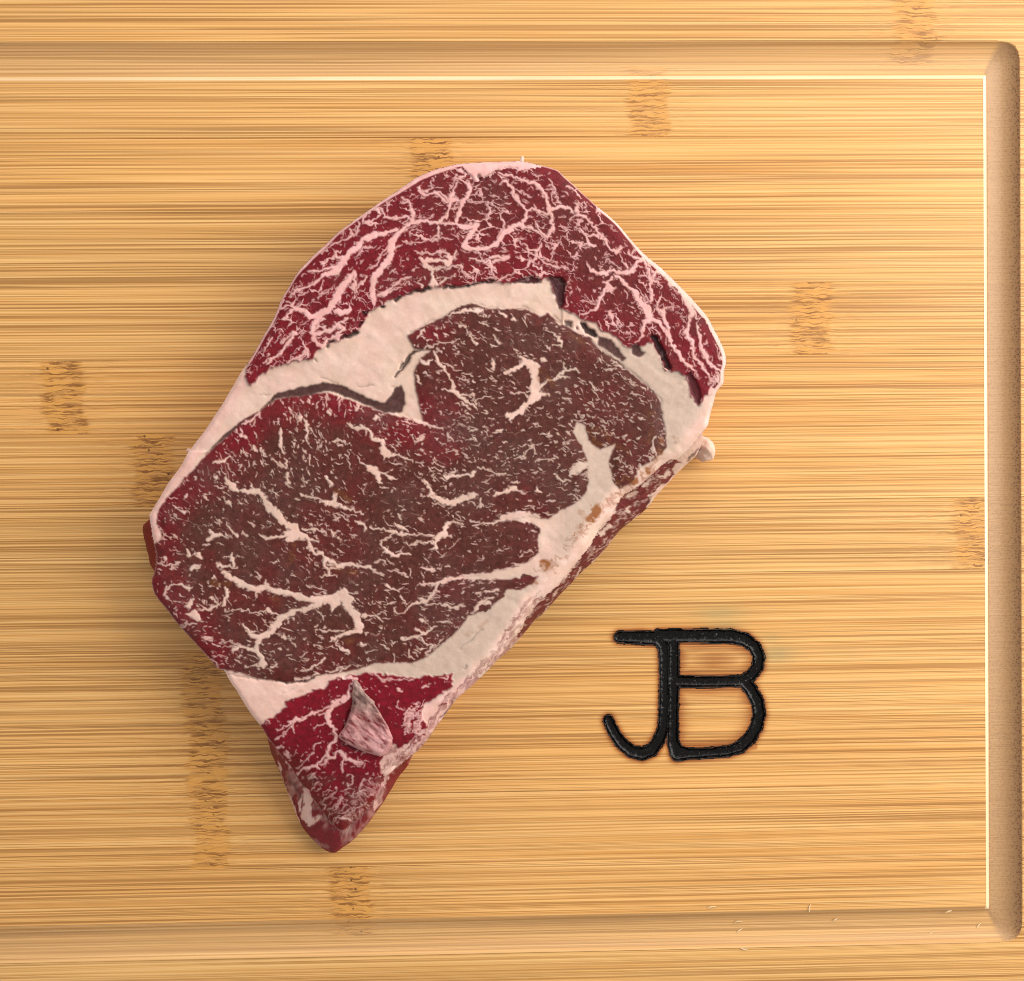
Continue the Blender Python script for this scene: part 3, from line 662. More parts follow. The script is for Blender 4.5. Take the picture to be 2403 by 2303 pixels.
VEINS = """
1: 1560,570,40 1480,640,60 1420,720,80 1400,820,86 1380,900,90 1330,960,84 1250,1040,80 1230,1150,72 1230,1230,84 1250,1290,60
1: 1440,625,40 1330,650,60 1230,670,80 1150,720,70 1080,790,70 1010,850,70 960,920,80 900,990,86 850,1020,60 780,1060,44 710,1110,36 620,1150,30 540,1180,26 470,1250,16
1: 970,940,50 870,960,40 760,1000,30 680,1010,25 630,1010,20
1: 980,870,40 880,870,30 800,910,25 760,940,20
1: 1040,690,30 960,720,20 880,750,20 820,790,16 740,830,14
1: 1060,1010,50 1010,1070,80 960,1140,100 920,1210,105 880,1290,105 820,1360,86 740,1400,80 650,1420,60 600,1370,50 540,1340,40 480,1370,40 440,1420,30 400,1450,25
1: 920,1380,80 1000,1380,60 1020,1300,20
1: 740,1400,70 700,1480,60 670,1560,60 690,1640,50 740,1690,60 780,1720,60
1: 700,1580,60 780,1560,60 850,1540,50 930,1480,40 1000,1440,30
1: 880,1500,30 960,1540,40 900,1580,40 820,1640,50 760,1690,60
1: 1060,1010,40 1080,1100,40 1050,1170,40 1020,1150,20
1: 1170,1060,30 1100,1140,25 1060,1190,25
1: 1390,770,20 1310,850,22 1270,930,20 1220,960,15
1: 1210,760,20 1150,790,20
1: 1600,550,40 1610,480,40 1590,420,30 1550,370,25 1510,330,20
1: 1600,550,30 1520,500,25 1440,520,25 1380,520,30 1340,510,30 1330,460,18 1290,430,12
1: 1370,450,16 1380,360,12
1: 1620,560,46 1700,550,35 1780,560,35 1860,540,30 1900,500,30 1920,440,40 1940,370,50 1950,300,40
1: 1640,240,25 1680,280,30 1760,300,25 1850,290,20 1900,330,20 1950,360,25
1: 1700,270,20 1770,250,18 1790,200,14 1770,160,10
1: 1840,600,30 1840,660,20 1780,700,15 1700,730,15 1600,750,15
1: 1640,840,15 1720,850,15 1820,830,15 1910,850,20 1940,900,60 1930,940,60 1850,910,40 1760,890,50 1700,920,60 1720,960,50 1770,970,30 1800,1000,20 1900,970,15
1: 1340,1220,40 1420,1130,30 1500,1090,20 1600,1060,12
1: 1280,1230,40 1380,1210,30 1440,1160,20 1500,1150,15
1: 1780,1010,25 1770,1080,40 1790,1150,80 1850,1180,60
1: 1690,1140,20 1640,1100,12
1: 520,1580,40 470,1640,35 400,1730,40 330,1800,45 250,1850,40
1: 520,1560,30 460,1600,20 380,1670,16
1: 600,1640,40 610,1720,35 640,1780,25
1: 600,1730,30 560,1790,30 460,1830,25 440,1850,20
1: 300,1620,25 260,1700,20 240,1740,15
1: 440,1290,14 520,1300,10
1: 720,1250,12 800,1200,12 860,1150,10
1: 640,1200,10 560,1230,12
1: 1110,560,20 1080,640,24 1060,700,16
1: 1010,620,20 1040,680,20
1: 1530,640,10 1620,590,10
1: 1640,1620,30 1700,1540,20
2: 560,270,50 560,340,50 520,410,50 480,480,60 450,560,60 430,640,60 480,670,40 540,680,50 620,650,60 590,720,60 540,790,60 500,850,70 560,880,60 650,880,60 740,860,50 820,810,60 860,740,70 930,690,70 1040,650,70 1080,680,40 1140,690,30 1190,720,25 1230,790,20 1260,820,15 1400,825,10
2: 520,250,25 560,300,30
2: 400,440,40 330,430,30 280,400,30 230,370,35 150,380,30 80,340,25
2: 400,440,50 460,440,40
2: 440,270,20 400,350,25 400,410,20
2: 440,200,18 400,270,15
2: 0,640,40 60,640,30 130,620,30 240,640,30 320,640,30 430,640,50
2: 20,500,30 30,580,40 60,640,30
2: 880,260,40 940,300,40 950,370,35 1000,430,35 1040,480,35 1080,530,40 1070,590,50 1050,650,60
2: 880,260,30 840,290,12
2: 820,180,25 900,200,30 970,210,30 1040,240,35 1100,270,45 1170,290,45 1220,330,40 1250,400,40 1280,470,45 1290,540,50 1240,570,20
2: 1290,510,60 1370,500,60 1450,500,50 1520,550,30
2: 1300,560,40 1320,650,35 1300,720,35 1260,780,25 1210,720,25 1180,650,20
2: 1090,530,30 1160,510,30 1210,540,25 1280,570,25
2: 1170,510,15 1160,470,10
2: 1240,780,20 1310,760,10
2: 720,560,30 740,500,20 700,460,12
2: 720,560,25 700,620,15
2: 630,540,12 700,560,14
2: 720,550,20 770,520,10
2: 830,560,18 860,620,22 880,680,30
2: 830,560,15 850,530,10
2: 540,440,10 630,450,14 720,440,8
2: 740,380,8 800,390,10
2: 760,440,8 820,520,8 880,520,8
2: 1040,360,8 1080,380,14 1130,390,14
2: 1540,450,40 1545,520,30 1560,570,25 1630,590,25 1680,660,25 1750,730,30 1790,800,30 1850,870,35 1900,900,40 1950,870,30
2: 1560,570,20 1470,610,10
2: 1440,310,25 1500,320,15
2: 1040,780,15 980,800,20 1060,840,15 1100,880,30 1150,890,50 1200,880,30 1210,830,15
2: 1100,900,30 1110,970,15
2: 1160,920,30 1200,960,20 1240,1000,15 1320,1040,22 1400,1060,15 1450,1060,10
2: 560,970,20 660,990,30 740,990,40 770,1060,15 770,1140,12
2: 740,960,40 830,950,50 930,960,30 780,1000,30
2: 620,910,18 680,980,15
2: 440,900,30 420,960,20 350,960,30 370,1020,30 300,1000,12
2: 110,970,60 160,1040,60 210,1080,25 270,1050,15 350,1060,12 470,1020,20 490,1080,12 580,1150,15
2: 230,1090,15 210,1150,30 250,1200,60
2: 300,1180,30 350,1130,12 420,1110,10
2: 820,1160,30 800,1180,30 900,1110,12 960,1110,10
2: 890,1110,10 990,1100,12
2: 60,910,14 150,910,14 250,920,14 330,910,18
2: 0,830,14 100,820,14 230,790,15 300,780,14 400,790,12
2: 270,690,25 260,770,20
2: 1330,860,15 1310,980,15 1220,980,10
2: 1540,820,20 1570,850,18 1660,860,10
2: 1540,920,18 1550,980,10
2: 500,690,10 580,670,12
2: 1290,240,20 1340,330,18 1310,420,14
2: 1340,370,20 1400,460,18
3: 540,150,15 560,200,30 620,230,40 700,240,50 780,220,50 880,240,50 960,220,50 980,160,40 1050,110,50 1090,160,30 1110,240,30 1130,310,50 1130,400,30 1130,500,30
3: 700,250,40 740,300,40 720,370,50 690,430,30 650,480,40 620,560,30 560,590,20 500,620,30
3: 720,380,30 770,410,15
3: 800,270,50 870,320,50 950,400,60 1020,490,70 1090,570,90 1110,650,90 1070,690,50
3: 1110,650,70 1180,690,60 1240,770,60 1300,850,40 1350,940,40 1410,1020,50 1470,1100,50 1530,1120,40
3: 1060,700,40 1050,780,30 1030,820,20 980,870,15
3: 1200,600,30 1240,590,50 1230,640,60 1270,720,40 1300,830,30
3: 1190,540,15 1200,600,30
3: 1240,570,25 1310,560,10
3: 1180,320,25 1220,370,20 1200,400,10
3: 1150,270,30 1180,240,40 1250,250,40 1320,330,60 1390,400,60 1470,510,70 1500,590,70 1480,650,40 1470,720,30 1440,790,40 1490,870,40 1500,950,30 1540,1030,40 1600,1110,40 1640,1160,30
3: 1520,600,20 1550,720,30 1570,830,40 1600,950,50 1650,1060,40 1720,1120,30 1790,1140,20
3: 1690,700,30 1660,800,15 1620,900,12
3: 1720,880,20 1740,980,15
3: 1110,140,30 1150,240,20
3: 920,40,20 960,100,25 1040,120,40
3: 830,60,20 880,150,20 920,200,20
3: 720,120,12 850,200,12
3: 800,40,15 740,0,15
3: 1030,20,30 1120,120,40 1300,260,45 1440,420,60 1560,540,70 1650,660,50 1720,780,30 1790,950,30
3: 300,630,80 400,620,70 460,690,60
3: 700,800,30 780,850,60 870,910,60 900,970,50
3: 820,670,20 800,720,15
3: 920,780,18 960,790,15
3: 500,500,14 600,520,14
3: 360,480,14 340,540,18
3: 1640,1180,16 1700,1240,18 1680,1320,14
3: 1730,1150,14 1760,1230,14
4: 1240,610,15 1280,660,50 1340,690,70 1420,700,30
4: 1290,680,45 1210,740,30 1120,770,20
4: 1380,720,76 1390,800,66 1390,870,76 1400,930,96 1400,980,96 1330,1050,56 1260,1110,46 1180,1160,56 1160,1200,30
4: 1440,970,50 1510,970,25
4: 1430,890,40 1500,850,20 1600,800,25 1670,740,25 1760,730,20 1800,750,10
4: 1670,740,20 1650,660,10
4: 1340,910,15 1320,900,8
4: 1600,800,30 1700,820,10
4: 1130,1160,50 1180,1170,40
4: 1620,450,30 1630,520,25 1560,510,10
4: 1630,440,20 1560,400,12 1500,360,8
4: 460,560,15 490,630,35 530,700,35 560,740,25 600,800,18 640,880,20 660,940,40 720,1000,35 780,1040,30 870,1100,12
4: 660,930,30 590,940,20 545,910,10
4: 690,960,20 760,970,14 830,970,12 850,1060,12
4: 850,1040,12 900,1000,10 980,970,10
4: 720,1050,25 780,1100,15
4: 300,570,40 220,680,50 200,780,60 230,880,80 250,980,90 270,1080,100 300,1160,90 340,1210,50 420,1240,15 540,1280,12
4: 500,560,15 490,530,10
4: 330,640,30 390,680,40 440,660,20
4: 310,790,30 340,860,25
4: 300,560,10 400,520,10 520,490,8 700,465,6
4: 880,290,12 960,320,12
4: 800,410,15 840,490,15
4: 1000,420,10 1070,490,14
4: 1080,210,25 1120,250,20
4: 1190,270,30 1210,290,20
4: 600,240,14 730,200,25 820,190,35 910,190,20
4: 1010,680,30 1030,740,15
4: 1000,690,10 1000,640,10
4: 730,770,8 820,790,8
4: 1170,945,8 1300,940,8
4: 350,420,20 360,390,14
4: 470,410,18 490,430,10
4: 560,410,18 590,430,10
4: 690,340,14 740,340,14
4: 1460,650,25 1490,660,18
4: 1900,850,12 1940,920,20 1980,910,14
4: 1760,1640,60 1720,1690,40 1850,1620,50 1900,1610,40
4: 1240,1560,14 1300,1510,12 1380,1430,12
4: 1410,1580,10 1480,1560,14 1560,1580,12
4: 1370,1460,12 1390,1510,12
4: 360,1750,20 410,1810,30 450,1870,30
4: 550,1710,25 620,1720,30 740,1700,25 830,1690,25
4: 570,1710,12 660,1660,12
4: 440,1640,10 520,1650,14
4: 0,1500,40 60,1520,30 160,1530,15 270,1570,15
4: 0,1690,15 60,1720,18 130,1730,14
4: 320,1380,20 380,1330,12
4: 590,1330,16 620,1390,14
4: 880,1640,8 980,1650,10 1060,1700,14 1120,1690,12
4: 300,1410,12 370,1360,20
4: 1040,1300,22 1110,1300,14
4: 780,1310,10 850,1280,12
5: 430,960,40 500,1040,45 540,1060,20
5: 560,1060,20 620,1080,40 700,1070,60 740,1060,40 790,1140,50 830,1220,64 890,1270,70 930,1330,50 990,1380,46 1060,1410,80 1060,1470,105 1000,1530,40
5: 670,1020,30 660,990,12
5: 1000,1460,50 900,1490,30 820,1500,20 730,1460,12
5: 1100,1470,60 1180,1510,35 1200,1580,30 1240,1640,30 1310,1640,25 1340,1690,35 1400,1720,30 1450,1750,30 1560,1740,25 1700,1760,30 1800,1790,20
5: 1140,1410,20 1220,1420,14 1300,1430,14 1370,1460,8
5: 1190,1520,20 1290,1530,14
5: 1330,1700,25 1340,1760,20 1370,1800,15
5: 1450,1760,20 1380,1790,15 1370,1830,20 1290,1860,10
5: 1370,1820,15 1440,1850,12
5: 930,510,25 930,600,30 945,680,25 975,720,12
5: 1160,430,30 1170,520,25 1190,610,15
5: 1110,390,30 1105,440,12
5: 1020,300,20 1040,380,12
5: 1190,740,20 1200,830,14
5: 980,790,15 980,850,20
5: 850,760,12 900,810,15 960,850,12
5: 990,910,25 1000,990,30
5: 1350,180,14 1355,270,10
5: 1490,220,10 1460,300,8
5: 1650,270,25 1630,330,20
5: 1270,260,12 1265,310,10
5: 1380,340,25 1385,370,15
5: 1130,230,14 1140,260,10
5: 1190,230,14 1190,270,10
5: 1570,450,25 1610,490,20
5: 1620,490,20 1690,480,50 1740,510,40 1770,560,30 1810,600,40 1870,610,30 1880,680,40 1920,720,60 1880,770,20
5: 1790,400,35 1830,390,15
5: 1420,600,15 1510,600,14 1515,650,10
5: 1720,840,20 1770,870,60 1820,900,60 1850,980,35 1870,1000,15
5: 1850,890,15 1956,950,15
5: 1640,760,10 1700,820,12
5: 1360,950,30 1400,1000,35 1400,1030,15
5: 1430,1100,40 1430,1160,40 1400,1190,40 1470,1200,25 1560,1230,18 1700,1280,10
5: 1370,1180,35 1310,1160,15
5: 1440,1270,8 1550,1330,14
5: 1620,1340,20 1690,1370,35 1700,1420,25
5: 1760,1390,15 1950,1440,14
5: 1120,1090,30 1150,1110,15 1230,1120,15 1300,1150,10
5: 1220,1070,10 1250,1140,12
5: 440,1170,35 470,1200,20
5: 430,1360,12 500,1440,20 540,1480,20
5: 280,1440,25 320,1480,40 260,1520,40 380,1470,20 430,1500,10
5: 590,1450,15 610,1490,10
5: 80,1600,20 100,1670,25
5: 170,1650,40 210,1690,20
5: 490,1640,14 480,1690,35 500,1740,20
5: 340,1730,15 400,1750,18 490,1760,12
5: 710,1810,10 745,1860,10
5: 110,1790,35 180,1760,15
5: 1840,1550,12 1900,1620,25 1956,1660,20
5: 340,800,40 400,790,30 430,750,20 490,750,12
5: 560,550,35 620,580,20
5: 690,670,25 700,690,25
5: 760,690,20 800,740,14
5: 330,930,25 345,960,20
5: 150,940,20 155,970,15
5: 60,1110,26 80,1100,14
5: 1400,1430,20 1425,1480,22
5: 590,450,22 680,400,18 740,350,18 760,400,10
6: 790,730,30 860,760,35 910,790,56 960,830,56 1040,860,50 1130,870,54 1190,850,46 1260,880,54 1340,900,62 1420,910,54 1500,940,54 1580,970,54 1680,980,66 1780,960,84 1880,940,100 1930,970,110
6: 1190,850,20 1180,800,15
6: 1100,890,20 1100,940,14
6: 1830,1000,90 1780,1080,15
6: 1680,1010,46 1560,1060,44 1460,1070,40 1380,1110,44 1310,1160,54 1270,1220,46 1230,1270,54 1150,1300,46 1110,1370,42 1110,1440,42 1150,1510,42 1170,1560,56
6: 1340,1130,20 1270,1100,20 1210,1080,25 1210,1050,20
6: 1200,1085,14 1080,1080,10 1000,1070,10 820,1065,8
6: 1120,1310,40 1040,1290,20 1000,1220,20 990,1190,15
6: 1090,1440,40 1010,1420,20 960,1390,22 900,1430,20 890,1460,12
6: 950,1380,10 860,1360,7 770,1365,7
6: 940,1400,8 860,1410,6
6: 1170,1560,30 1080,1580,12 1000,1590,8
6: 1240,1600,20 1290,1560,20
6: 830,870,30 830,940,30 810,1010,35
6: 510,970,20 480,1030,45
6: 470,1100,30 540,1100,80 570,1150,40
6: 600,1070,12 660,1060,20 740,1010,14 730,970,12 690,960,20
6: 270,850,15 260,920,20 290,960,10
6: 280,860,15 350,830,12 420,830,20 480,870,25
6: 190,630,15 280,640,12 340,650,12 400,625,10
6: 340,650,15 335,700,12
6: 500,700,30 530,660,20 590,650,10
6: 870,560,20 880,620,40 890,640,15
6: 810,570,8 870,590,15
6: 760,660,30 820,660,20 910,670,15
6: 740,630,10 760,660,20
6: 715,740,25 715,770,25
6: 260,560,20 262,595,20
6: 1640,1220,10 1670,1200,8
6: 1360,1300,30 1370,1310,30
6: 1430,1360,10 1460,1390,14
6: 1690,1250,15 1780,1255,12 1900,1250,15
6: 1956,1260,25 1880,1290,25 1780,1350,14
6: 1850,1340,14 1840,1380,15 1900,1430,30 1956,1450,20
6: 1730,1510,20 1660,1570,14 1560,1620,10 1500,1630,8
6: 1956,1570,12 1870,1620,12 1840,1660,10
6: 1450,1700,20 1520,1695,18 1590,1680,15
6: 1630,1660,30 1660,1655,24
6: 1740,730,20 1780,690,20 1850,660,25 1956,655,25
6: 655,1500,20 700,1530,20 740,1590,16
6: 630,1320,18 690,1330,14
6: 400,1215,10 480,1205,12 550,1200,16
7: 180,920,105 200,980,76 240,1060,66 300,1120,74 310,1190,74 330,1240,66
7: 320,1250,40 240,1260,40 170,1290,25 60,1340,18
7: 360,1110,25 480,1130,15 540,1170,8
7: 160,890,15 240,900,12 320,900,10
7: 1640,220,50 1760,200,80 1850,210,80 1950,230,70
7: 1640,230,30 1540,260,16 1380,280,10
7: 1130,270,30 1190,265,15 1280,270,8
7: 1120,290,45 1100,360,50 1050,410,60 1030,450,30 1030,510,15
7: 1080,380,20 1180,385,8
7: 1000,390,25 960,390,10
7: 1010,440,20 900,450,14 830,460,12 740,440,8
7: 830,460,12 880,430,10
7: 1040,490,20 980,510,15
7: 430,300,18 520,320,14 600,335,15 660,360,30 740,365,20 830,375,10 1000,400,8
7: 650,370,20 600,410,10 520,440,14 530,480,14 580,520,30 650,560,35 730,555,18 800,555,12
7: 640,260,12 680,300,30 750,310,30 770,340,10
7: 680,180,15 710,230,10
7: 980,10,30 1060,50,45 1150,80,60 1230,60,50 1320,30,50 1370,0,50
7: 1440,40,14 1440,120,12
7: 1440,90,10 1410,130,8
7: 1440,90,10 1470,125,8
7: 1340,230,8 1440,245,8
7: 880,830,15 980,830,20 1060,810,30 1150,790,35 1250,775,35 1380,755,50 1500,750,60 1620,730,70 1720,710,80 1850,680,100 1950,650,120
7: 1280,745,30 1340,740,30
7: 1050,830,30 1020,900,25 980,950,35 930,980,30 880,960,14
7: 910,990,25 970,1015,12 1050,1020,12 1110,1010,25 1170,1040,25 1240,1040,14 1280,1010,10
7: 900,990,25 820,1010,20 780,1040,15 740,1080,12
7: 580,830,30 620,860,25 690,890,12
7: 710,930,12 740,980,20 770,1000,8
7: 640,1040,10 680,1090,12 730,1090,10
7: 900,660,15 950,680,40 990,690,25
7: 590,690,8 680,710,14 760,750,15
7: 880,1160,20 930,1180,10
7: 840,1230,10 930,1270,25 1010,1220,20 1040,1220,10
7: 930,1270,20 860,1310,20 800,1310,18 720,1340,15
7: 870,1320,12 910,1350,12
7: 1080,1170,10 1180,1180,8
7: 920,1380,12 985,1390,15 970,1430,12 935,1480,10
7: 1000,1400,8 1025,1400,8
7: 780,1440,12 780,1500,20 830,1510,10
7: 640,1460,8 640,1550,10
7: 330,1370,25 370,1390,20
7: 30,1640,12 130,1600,12 200,1585,10
7: 460,630,10 510,615,14 580,640,8
7: 440,700,14 560,740,14
7: 1400,1060,40 1440,980,30 1560,940,16
7: 1500,900,20 1600,880,14
7: 1420,990,20 1520,1000,26
8: 870,400,110 870,480,110 840,560,80 870,640,80 830,720,60 740,790,60
8: 660,500,50 720,460,40 780,480,40
8: 520,560,12 560,590,14 640,600,14
8: 0,720,30 80,700,30 150,660,30 200,680,12 260,710,10
8: 340,670,30 380,690,15
8: 450,770,10 500,765,10
8: 780,540,14 840,560,14
8: 920,440,12 990,470,12
8: 1340,240,18 1320,340,14 1360,420,14
8: 1440,420,30 1340,480,40 1230,490,40 1210,560,40 1160,660,50
9: 1290,260,20 1240,330,20 1220,400,30 1200,450,45 1120,490,50 1040,540,50 1000,610,60 980,680,60 1000,740,50 1050,800,35 1070,870,30 1060,930,35 1010,990,40 980,1060,40 990,1130,50 1040,1130,40 1080,1080,30 1130,1060,35 1170,1100,45 1230,1150,40 1300,1180,45 1360,1170,25
9: 1020,530,14 900,600,22 800,640,25 720,700,30 620,700,35 540,760,20 420,820,12
9: 600,720,20 600,800,20 600,840,12
9: 590,770,10 480,870,10 400,920,14
9: 980,650,16 880,640,14
9: 960,750,18 880,760,16 820,780,12
9: 910,945,25 840,970,16 820,1040,8
9: 980,1080,20 940,1130,25 880,1170,25 850,1220,40 760,1230,35 700,1230,20 640,1290,20
9: 860,1220,20 890,1260,18
9: 990,1150,20 900,1200,12
9: 1170,1110,25 1150,1200,25 1140,1280,14
9: 1310,1180,20 1340,1220,12
9: 1270,1320,15 1230,1400,12
9: 1390,1360,15 1350,1430,14
9: 1450,1340,14 1460,1400,10
9: 880,1400,35 840,1420,12 800,1470,8
9: 1180,1420,25 1190,1440,20
9: 1130,1560,15 1110,1640,15 1040,1700,12
9: 960,1640,20 960,1690,14
9: 820,1310,25 770,1350,10
9: 1070,1790,20 1170,1790,25 1230,1800,14
9: 1170,240,50 1290,250,30
9: 320,720,20 340,730,14
9: 520,1060,40 570,1120,26
9: 450,1020,30 490,980,16
9: 1270,1720,12 1360,1650,12
9: 1340,1490,26 1360,1490,20
9: 830,1060,10 720,1160,8 640,1230,8
10: 420,180,14 560,250,8 900,265,8
10: 560,270,14 600,240,8
10: 1280,200,14 1250,240,16 1180,240,10
10: 1000,330,26 1040,330,26
10: 730,370,26 770,385,22
10: 600,325,14 610,325,14
10: 720,500,8 720,560,10 790,590,8
10: 380,350,14 340,390,12
10: 1300,370,12 1230,400,10
10: 860,640,26 890,640,22
10: 930,610,22 930,650,14
"""
for ln in VEINS.strip().splitlines():
    t, txt = ln.split(':')
    p_ = P(int(t), txt)
    if t in '123':
        p_[:, 2] *= 0.70
    stroke(FAT, p_, soft=2.5)
# pale rim of fat round the cap
rimw = 5.5 + 6 * (fbm(PX, PY, 90, 141, 2) - 0.5) + 3 * smooth(1350, 1560, PX) * smooth(500, 640, PY) + 6 * smooth(900, 1000, PX) * smooth(1090, 1030, PX)
rimw = rimw * np.where((PX > 1270) & (PX < 1400) & (PY < 520), 0.35, 1.0)
FAT = np.maximum(FAT, np.where(cap, smooth(rimw + 1.5, rimw - 1.5, d_top), 0))
WEDGE_TOP = P(2, "480,110 540,180 600,260 640,270 650,200 700,230 790,160 900,140 1000,150 1160,140 1190,100 1050,60 800,65 520,90")
FAT = np.maximum(FAT, np.where(poly_mask(WEDGE_TOP, 0.4), 1.0, 0))

# finer net of marbling in the cap and tail, along the arc of the muscle
def worley(u, v, seed):
    r = np.random.default_rng(seed)
    u = u - u.min() + 1
    v = v - v.min() + 1
    iu, iv = np.floor(u).astype(int), np.floor(v).astype(int)
    J = r.random((iv.max() + 3, iu.max() + 3, 2))
    f1 = np.full(u.shape, 9.0)
    f2 = np.full(u.shape, 9.0)
    for dj in (-1, 0, 1):
        for di in (-1, 0, 1):
            j = J[iv + dj, iu + di]
            d = np.hypot(iu + di + j[..., 0] - u, iv + dj + j[..., 1] - v)
            f2 = np.minimum(f2, np.maximum(f1, d))
            f1 = np.minimum(f1, d)
    return f2 - f1
ang = np.arctan2(WY - 1080, WX - 1050)
rad = np.hypot(WX - 1050, (WY - 1080))
net = worley(ang * 560 / 46, rad / 22, 151)
net2 = worley(ang * 560 / 24, rad / 12, 153)
k1 = -0.11 + 0.21 * smooth(0.42, 0.80, fbm(PX, PY, 40, 155, 2))
FAT = np.maximum(FAT, np.where(cap, smooth(k1 + 0.07, k1 - 0.03, net) * 0.9 * (k1 > -0.06), 0))
k2 = -0.14 + 0.24 * smooth(0.48, 0.80, fbm(PX, PY, 30, 157, 2))
FAT = np.maximum(FAT, np.where(cap, smooth(k2 + 0.08, k2 - 0.05, net2) * 0.7 * (k2 > -0.1), 0))

# loose flecks that follow the grain
ANCH = np.array([(620, 960, 80), (760, 960, 88), (560, 1060, 70), (450, 1200, 45), (600, 1300, 35), (800, 1250, 25), (1000, 1250, 15), (1100, 1350, -10), (700, 1500, 10),
                 (500, 1500, 10), (900, 1450, 25), (1000, 900, 30), (1200, 800, 30), (1400, 900, 32), (1250, 1050, -15), (1450, 1020, 20), (1350, 1100, 5), (1050, 1050, 20),
                 (480, 1100, 60), (400, 1300, 25), (1150, 1180, -8), (1250, 1280, 5)], float)
def grain(x, y):
    if y < 700 or (x < 760 and y < 880) or (x > 1520 and y < 960):
        if not (x > 950 and y > 720 and x < 1500):
            return math.degrees(math.atan2(y - 1080, x - 1050)) + 90
    if y > 1600:
        return -38.0
    w = 1 / ((ANCH[:, 0] - x) ** 2 + (ANCH[:, 1] - y) ** 2 + 400)
    return float((w * ANCH[:, 2]).sum() / w.sum())
def pick(mask, n):
    j, i = np.nonzero(mask)
    s = rng.integers(0, len(j), n)
    return np.column_stack([PX[j[s], i[s]], PY[j[s], i[s]]])
dens = fbm(PX, PY, 80, 161, 2)
def flecks(mask, n, l0, l1, w0, w1, val, spread=22, fork=0.25):
    for (x, y) in pick(mask, n):
        a = math.radians(grain(x, y) + rng.normal(0, spread))
        L = l0 + (l1 - l0) * rng.random() ** 2.2
        w = w0 + (w1 - w0) * rng.random() ** 1.6
        bend = rng.normal(0, 0.35)
        dx, dy = math.cos(a), math.sin(a)
        ex, ey = math.cos(a + bend), math.sin(a + bend)
        v = val * (0.75 + 0.25 * rng.random())
        stroke(FAT, [(x - dx * L / 2, y - dy * L / 2, w * 0.35), (x, y, w), (x + ex * L / 2, y + ey * L / 2, w * 0.3)], v, 0.7, 1.6)
        if rng.random() < fork and L > 9:
            f = a + rng.choice([-1, 1]) * (0.8 + 0.6 * rng.random())
            stroke(FAT, [(x, y, w * 0.8), (x + math.cos(f) * L * 0.35, y + math.sin(f) * L * 0.35, w * 0.3)], v, 0.7, 1.0)
inner = d_top > 8
flecks(eye & inner, 400, 8, 30, 2.0, 5.0, 0.92)
flecks(eye & inner & (dens > 0.45), 1250, 4, 16, 1.4, 4.2, 0.97)
flecks(eye & inner, 1200, 2, 6, 1.0, 2.6, 0.85, 60, 0.0)
flecks(eye & inner, 500, 8, 26, 0.5, 1.1, 0.4, 14, 0.0)
flecks(cap & inner, 380, 7, 26, 1.4, 4.2, 0.95, 24, 0.4)
flecks(cap & inner, 500, 2, 8, 1.0, 3.0, 0.85, 60, 0.0)
flecks(tail & inner & (PY > 1760), 85, 6, 20, 1.5, 4.5, 0.9, 30, 0.3)
flecks(tail & inner, 170, 2, 6, 1.2, 3.0, 0.75, 60, 0.0)
flecks(tail & inner & (PY > 1850), 50, 8, 26, 1.5, 5.0, 0.6, 22, 0.3)

# lean patches that lie inside fat (dark flesh at the right of the eye) and flanks
def holes(txts, warp=0.7):
    for t, txt in txts:
        stroke(FAT, P(t, txt), warp=warp, mode='cut')
for (x, y) in pick(tail & (blob(985, 1690, 48, 40, -40) > 0.45), 70):
    stroke(FAT, [(x - 5, y + 5, 1.2), (x + 3 * rng.random(), y, 2.5 + 4 * rng.random()), (x + 6, y - 6, 1.0)], 0.85, 1.6, 1.4)
tipmask = tail * smooth(0.2, 0.6, blob(860, 1885, 60, 34, -52))
FAT = np.maximum(FAT, tipmask * np.clip(1.8 * (fbm(PX * 0.62 - PY * 0.78, PX * 0.78 + PY * 0.62, 9, 233, 3, 0.35) - 0.46), 0, 0.5))
holes([(7, "1500,850,40 1640,830,36 1760,800,30 1880,780,44"), (7, "1560,960,30 1650,940,30"), (7, "1440,1060,30 1520,1050,40"), (7, "1640,870,20 1700,860,14"),
       (8, "300,1410,36 240,1400,40"), (3, "1180,720,26 1230,790,20 1260,830,10"), (3, "1530,680,40 1500,760,44 1520,830,40"), (3, "1600,680,50 1650,800,60 1690,920,70 1720,1010,50"), (3, "1545,900,30 1560,980,30"),
       (3, "720,290,40 750,260,14"), (3, "1140,190,24 1160,220,24"), (10, "740,980,40 800,950,30"), (10, "720,850,24 760,880,14 840,870,24"), (9, "1230,280,26 1250,290,26"), (10, "1250,520,20 1170,560,14")])
# flank: lean above the board on the lower right, the red underside, the tail's walls
flank = in_out & ~in_top
FAT[flank] = 0.82
purple = poly_mask(P(8, "1440,420 1300,560 1200,650 1080,720 1020,790 1000,880 880,1010 780,1170 560,1440 340,1640 210,1850 180,1900 320,1900 800,1330 1100,1020 1280,800 1250,700 1420,600 1560,430"), 0.5)
lower_right = purple & in_out & (d_top < 60) & ((flank) | (d_top < 9))
FAT[lower_right] = 0.0
redside = in_out & flank & (PY > 1760) & (PX > 775)
FAT[redside] = 0.06
tailL = in_out & flank & (PY > 1715) & (PX <= 775)
FAT[tailL] = 0.05
tl = fbm(PX * 0.9 + PY * 0.45, PY * 0.9 - PX * 0.45, 16, 231, 3)
FAT = np.where(tailL | redside, np.clip(1.5 * (tl - 0.52), 0.03, 0.55), FAT)
leftside = in_out & flank & (PX < 380) & (PY > 1190)
FAT[leftside] = 0.0
